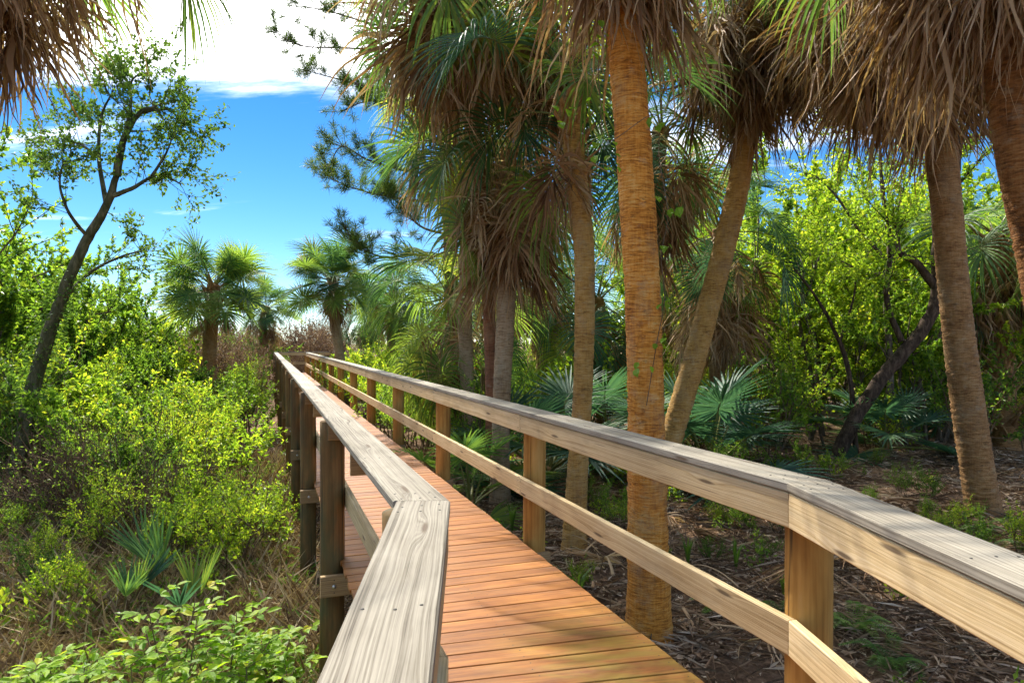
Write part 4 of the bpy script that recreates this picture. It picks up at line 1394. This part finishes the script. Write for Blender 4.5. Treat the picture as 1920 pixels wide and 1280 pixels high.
def pine(label, y, trunk, branches, seed):
    rng = np.random.default_rng(seed)
    base = at(*trunk[0], y); base[2] = float(gz(base[0], base[1])) - .05
    root = empty('pine_tree', base); tag(root, label, 'pine tree')
    w = MB(); P = bez([base] + [at(p[0], p[1], y) for p in trunk[1:]], 40) - base
    w.tube(P, np.linspace(.2, .08, 40), 12)
    link('trunk', w.mesh('trunk', [M['bark']]), root)
    for br in branches:
        w, f = MB(), MB()
        P = bez([at(p[0], p[1], y + (p[2] if len(p) > 2 else 0)) for p in br], 24) - base
        w.tube(P, np.linspace(.035, .008, 24), 6)
        C, D = [], []
        spots = [(P[-1], unit(P[-1] - P[-2]))]
        for k in range(34):
            i = rng.integers(6, 23)
            d = unit(unit(P[i] - P[i - 1]) * .6 + rng.normal(0, .6, 3) + (0, 0, .25))
            L = rng.uniform(.2, .6)
            q = bez([P[i], P[i] + d * L * .6, P[i] + d * L + (0, 0, .08)], 6)
            w.tube(q, np.linspace(.008, .004, 6), 4, cap=False)
            spots.append((q[-1], unit(q[-1] - q[-2])))
            if rng.random() < .6: spots.append((q[3], unit(q[-1] - q[-2])))
        for p, d in spots:
            nn = 54
            C.append(np.tile(p, (nn, 1)) - d * rng.uniform(0, .14, (nn, 1)))
            D.append(d * .55 + rng.normal(0, .6, (nn, 3)))
        C, D = np.concatenate(C), np.concatenate(D)
        f.leaves(C, D, rng.normal(0, 1, C.shape), .2 * rng.uniform(.7, 1.15, len(C)), .0085, 0, 0)
        o = link('branch', w.mesh('branch', [M['bark']]), root)
        link('needles', f.mesh('needles', [M['needle']], smooth=False), o)


pine('pine reaching long needle-tufted branches left into the blue sky', 15.5, [(850, 860), (845, 500), (838, 200), (835, -60)], [
    [(836, 110), (740, 95), (640, 90, .4), (560, 85, .6), (512, 55, .6)],
    [(838, 160), (740, 170), (640, 150, .4), (565, 130, .5)],
    [(838, 60), (720, 50), (610, 20, .4), (540, 10, .6)],
    [(840, 330), (760, 320), (690, 300, -.3), (640, 275, -.4), (615, 320, -.4)],
    [(840, 380), (770, 375), (710, 365, .3), (655, 350, .4), (612, 330, .4)],
    [(842, 440), (790, 425), (750, 385, .3), (715, 350, .4)],
    [(842, 482), (780, 478), (720, 482, -.4), (675, 462, -.5), (645, 425, -.5)],
    [(838, 230), (760, 200), (690, 190, .6), (640, 210, .7)]], 51)

# vine with heart-shaped leaves on the thick orange palm
rngv = np.random.default_rng(9)
VLEAF = []
for k in range(3):
    mb = MB(); mb.leaves(np.zeros((1, 3)), np.array([(1.0, 0, 0)]), np.array([(0, .15 * (k - 1), 1.0)]), .085, .07, 0, .12, True)
    VLEAF.append(mb.mesh('vine_leaf', [M['broad']], smooth=False))
w, f = MB(), MB()
vp = [at(1212, 760, 5.9), at(1232, 640, 5.9), at(1246, 560, 5.9), at(1240, 480, 5.9), at(1252, 400, 5.9), at(1236, 300, 5.93), at(1228, 215, 5.95), at(1140, 265, 5.9), at(1126, 200, 5.9), at(1120, 75, 5.95)]
vb = vp[0]
P = bez(vp, 70) - vb
w.tube(P, .004, 5)
vo = link('vine', w.mesh('vine_stem', [M['twig']]), None, vb)
tag(vo, 'thin climbing vine with bright green heart-shaped leaves on the thick orange palm', 'vine')
for (px, py, cnt) in ((1120, 75, 7), (1052, 208, 8), (1120, 195, 5), (1138, 268, 6), (1256, 400, 7), (1234, 215, 5), (1140, 305, 6), (1240, 570, 4), (1228, 640, 3), (1205, 690, 3), (1250, 470, 3)):
    c = at(px, py, 5.86) - vb
    for q in range(cnt):
        link('leaf', VLEAF[q % 3], vo, c + rngv.normal(0, .055, 3), (rngv.uniform(-.5, .5), rngv.uniform(.2, 1.2), rngv.uniform(3.2, 6.2)), rngv.uniform(.7, 1.2))

# ------------------------------------------------------------------ floor cover


def strips(name, label, cat, n, xy, L, W, lm, up=(0, .25), seed=0, lift=.03):
    rng = np.random.default_rng(seed)
    X, Y = xy(rng, n)
    n = len(X)
    Z = gz(X, Y) + rng.uniform(0, lift, n)
    a = rng.uniform(0, 6.28, n)
    D = np.stack([np.cos(a), np.sin(a), rng.uniform(*up, n)], 1)
    Nn = rng.normal(0, .5, (n, 3)) + (0, 0, 1)
    b = MB()
    b.leaves(np.stack([X, Y, Z], 1), D, Nn, rng.uniform(*L, n), rng.uniform(*W, n), 0, .3)
    o = link(name, b.mesh(name, [lm], smooth=False))
    tag(o, label, cat, kind='stuff')
    return o


def clump(X, Y, k):
    return hn(X, Y, 1.7, k)


def left_xy(rng, n, y0=4.0, y1=16, w=9):
    Y = y0 + (y1 - y0) * rng.random(n) ** 1.5; X = xl(Y) + .1 - w * rng.random(n)
    keep = (X / Y > -.85)
    return X[keep], Y[keep]


def right_xy(rng, n, y0=2.6, y1=17, w=14):
    n = int(n * 1.8)
    Y = y0 + (y1 - y0) * rng.random(n) ** 1.4; X = xr(Y) - .3 + w * rng.random(n) ** 1.2
    keep = (X / Y < .85) & (hn(X, Y, 1.9, 4) + .6 * hn(X, Y, 4.3, 5) + rng.normal(0, .35, n) > -.15)
    return X[keep], Y[keep]


def tuft_xy(fn, per=26, r=.1):
    def g(rng, n):
        X, Y = fn(rng, n // per)
        X = np.repeat(X, per); Y = np.repeat(Y, per)
        return X + rng.normal(0, r, len(X)), Y + rng.normal(0, r, len(Y))
    return g


strips('dry_grass', 'flattened dry straw covering the ground left of the boardwalk', 'dry grass', 60000, left_xy, (.1, .42), (.003, .009), M['straw'], (-.05, .35), 1, .07)
strips('dry_grass', 'upright wisps of dry grass in the straw at left', 'dry grass', 34000, tuft_xy(left_xy, 30, .16), (.15, .6), (.0022, .005), M['straw'], (.2, 2.0), 2)
strips('green_grass', 'green blades and creepers growing through the straw at left', 'grass', 16000, tuft_xy(left_xy, 18, .12), (.05, .18), (.014, .04), M['grass'], (.1, 1.2), 3, .2)
strips('leaf_litter', 'dead brown leaf litter on the floor right of the boardwalk', 'leaf litter', 70000, right_xy, (.03, .13), (.015, .05), M['litter'], (-.1, .4), 4, .04)
strips('palm_litter', 'grey shredded palm leaf litter on the floor at right', 'leaf litter', 26000, tuft_xy(right_xy, 14, .16), (.1, .45), (.005, .02), M['litter'], (-.1, .35), 5, .08)
strips('twigs', 'fine dead twigs lying in the litter at right', 'twigs', 9000, right_xy, (.15, .6), (.004, .009), M['twig'], (-.05, .5), 6, .06)
strips('leaf_litter', 'dead leaves lying along the piles under the boardwalk', 'leaf litter', 8000, lambda rng, n: (lambda Y: (path_x(Y) + rng.uniform(-1.4, 1.4, n), Y))(2 + 20 * rng.random(n) ** 1.5), (.05, .3), (.008, .03), M['litter'], (-.1, .4), 7, .04)

# fallen fronds, ferns and strap-leaved grass plants on the right
rs = random.Random(8)
for k, (px, yy) in enumerate(((1090, 8.2), (1150, 7.4), (1330, 7.2), (1420, 8.5), (1010, 9.5), (1560, 7.6), (1640, 6.4), (1330, 6.0), (1480, 6.2), (1750, 7.6), (1860, 12), (1240, 8.8), (1110, 7.0), (1280, 6.5), (1390, 6.9), (1520, 5.6), (1600, 8.2), (1700, 9.3), (1450, 9.6), (1190, 10.2))):
    x = (px - 960) / F * yy
    o = link('fallen_frond', DEAD[k % 10], None, (x, yy, float(gz(x, yy)) + .12), (R(rs.uniform(-20, 20)), R(-42 + rs.uniform(-8, 8)), rs.uniform(0, 6.28)), (.75, .75, .5))
    tag(o, 'fallen dead palm frond lying in the litter behind the right railing', 'palm frond', 'fallen fronds in the litter')


def fern_mesh(seed):
    rng = np.random.default_rng(seed); b = MB()
    for k in range(9):
        a = k * 2.4 + rng.uniform(-.3, .3); L = rng.uniform(.35, .55)
        d = np.array((math.cos(a), math.sin(a), 0))
        P = bez([(0, 0, 0), d * L * .45 + (0, 0, L * .5), d * L + (0, 0, L * .32)], 26)
        b.tube(P, .0022, 3, cap=False, m=0)
        sd = np.cross(d, (0, 0, 1.0))
        t = np.linspace(.15, 1, 22); i = (t * 24).astype(int)
        ln = .085 * np.sin(np.pi * (.2 + .8 * (1 - t) ** .8) * .62)
        for sg in (-1, 1):
            D = np.tile(sd * sg, (22, 1)) + (P[i + 1] - P[i]) * 12
            b.leaves(P[i], D, np.tile((0, 0, 1.0), (22, 1)), ln * 1.25, .02, 0, .1)
    return b.mesh('fern', [M['fern']], smooth=False)


FERN = [fern_mesh(k) for k in range(3)]
for k, (px, yy) in enumerate(((1890, 9.0), (1915, 8.2), (1840, 8.8), (1670, 5.6), (1600, 6.1), (1830, 4.9), (1350, 6.6), (955, 8.4), (1470, 6.3))):
    x = (px - 960) / F * yy
    o = link('fern', FERN[k % 3], None, (x, yy, float(gz(x, yy))), (0, 0, k * 1.3), .55 + .06 * (k % 5))
    tag(o, 'small green fern in the litter behind the right railing', 'fern', 'ferns in the litter')


def strap_mesh(seed, n=14, H=.55):
    rng = np.random.default_rng(seed); b = MB()
    for k in range(n):
        a = rng.uniform(0, 6.28); o = rng.uniform(.1, .5); h = H * rng.uniform(.6, 1.1)
        d = np.array((math.cos(a), math.sin(a), 0)); s = np.cross(d, (0, 0, 1.0))
        P = bez([(0, 0, 0), d * o * h * .4 + (0, 0, h * .7), d * o * h * 1.3 + (0, 0, h * rng.uniform(.7, 1.0))], 9)
        wd = .012 * np.clip(np.linspace(1.6, -.1, 9), .05, 1)
        V = np.stack([P - s * wd[:, None], P + s * wd[:, None]], 1).reshape(-1, 3)
        b.add(V, [(2 * i, 2 * i + 1, 2 * i + 3, 2 * i + 2) for i in range(8)])
    return b.mesh('strap_plant', [M['grass']])


STRAP = [strap_mesh(k) for k in range(3)]
for k, (px, yy, s) in enumerate(((1082, 6.6, 1.15), (1290, 8.0, .8), (1380, 7.8, .8), (1000, 8.6, .8), (960, 9.4, .9), (1010, 7.6, .7), (1470, 7.0, .6), (560, 5.6, .6), (545, 5.0, .7), (575, 4.8, .6), (60, 6.5, .6))):
    x = (px - 960) / F * yy
    o = link('grass_plant', STRAP[k % 3], None, (x, yy, float(gz(x, yy)) - .01), (0, 0, k * 1.1), s)
    tag(o, 'strap-leaved green grass plant ' + ('by the left posts' if px < 700 else 'behind the right railing'), 'grass plant', 'strap-leaved plants ' + ('left' if px < 700 else 'right') + ' of the walk')

# ------------------------------------------------------------------ labels by place, counted from the left of the picture


def count_from_left(label, fmt):
    os_ = sorted((o for o in COL.objects if o.get('label') == label), key=lambda o: o.location.x / max(.1, o.location.y))
    for k, o in enumerate(os_):
        o['label'] = fmt % ordinal(k + 1)


for lab, fmt in (
        ('small green fern in the litter behind the right railing', 'small green fern behind the right railing, %s fern from the left'),
        ('fallen dead palm frond lying in the litter behind the right railing', 'fallen dead palm frond behind the right railing, %s from the left'),
        ('broad-leaved lime-green plant in the lower left foreground', 'broad-leaved plant in the lower left foreground, %s from the left'),
        ('small leafy tree standing over the thicket at the left edge', 'small leafy tree over the left thicket, %s from the left'),
        ('thin lime-green bush standing in the dry grass by the left posts', 'thin lime-green bush in the dry grass, %s from the left'),
        ('low dark green bush on the floor behind the right railing', 'low green bush on the floor behind the right railing, %s from the left'),
        ('strap-leaved green grass plant by the left posts', 'strap-leaved grass plant left of the boardwalk, %s from the left'),
        ('strap-leaved green grass plant behind the right railing', 'strap-leaved grass plant behind the right railing, %s from the left'),
        ('background palm crown in the woods right of the boardwalk', 'background palm in the right-hand woods, %s such crown from the left'),
        ('loose airy sapling rising out of the thicket on the left', 'loose airy sapling in the left thicket, %s sapling from the left'),
        ('tall lime-green tree behind the curved dark trunk', 'tall lime-green tree in the right-hand woods, %s tall one from the left')):
    count_from_left(lab, fmt)
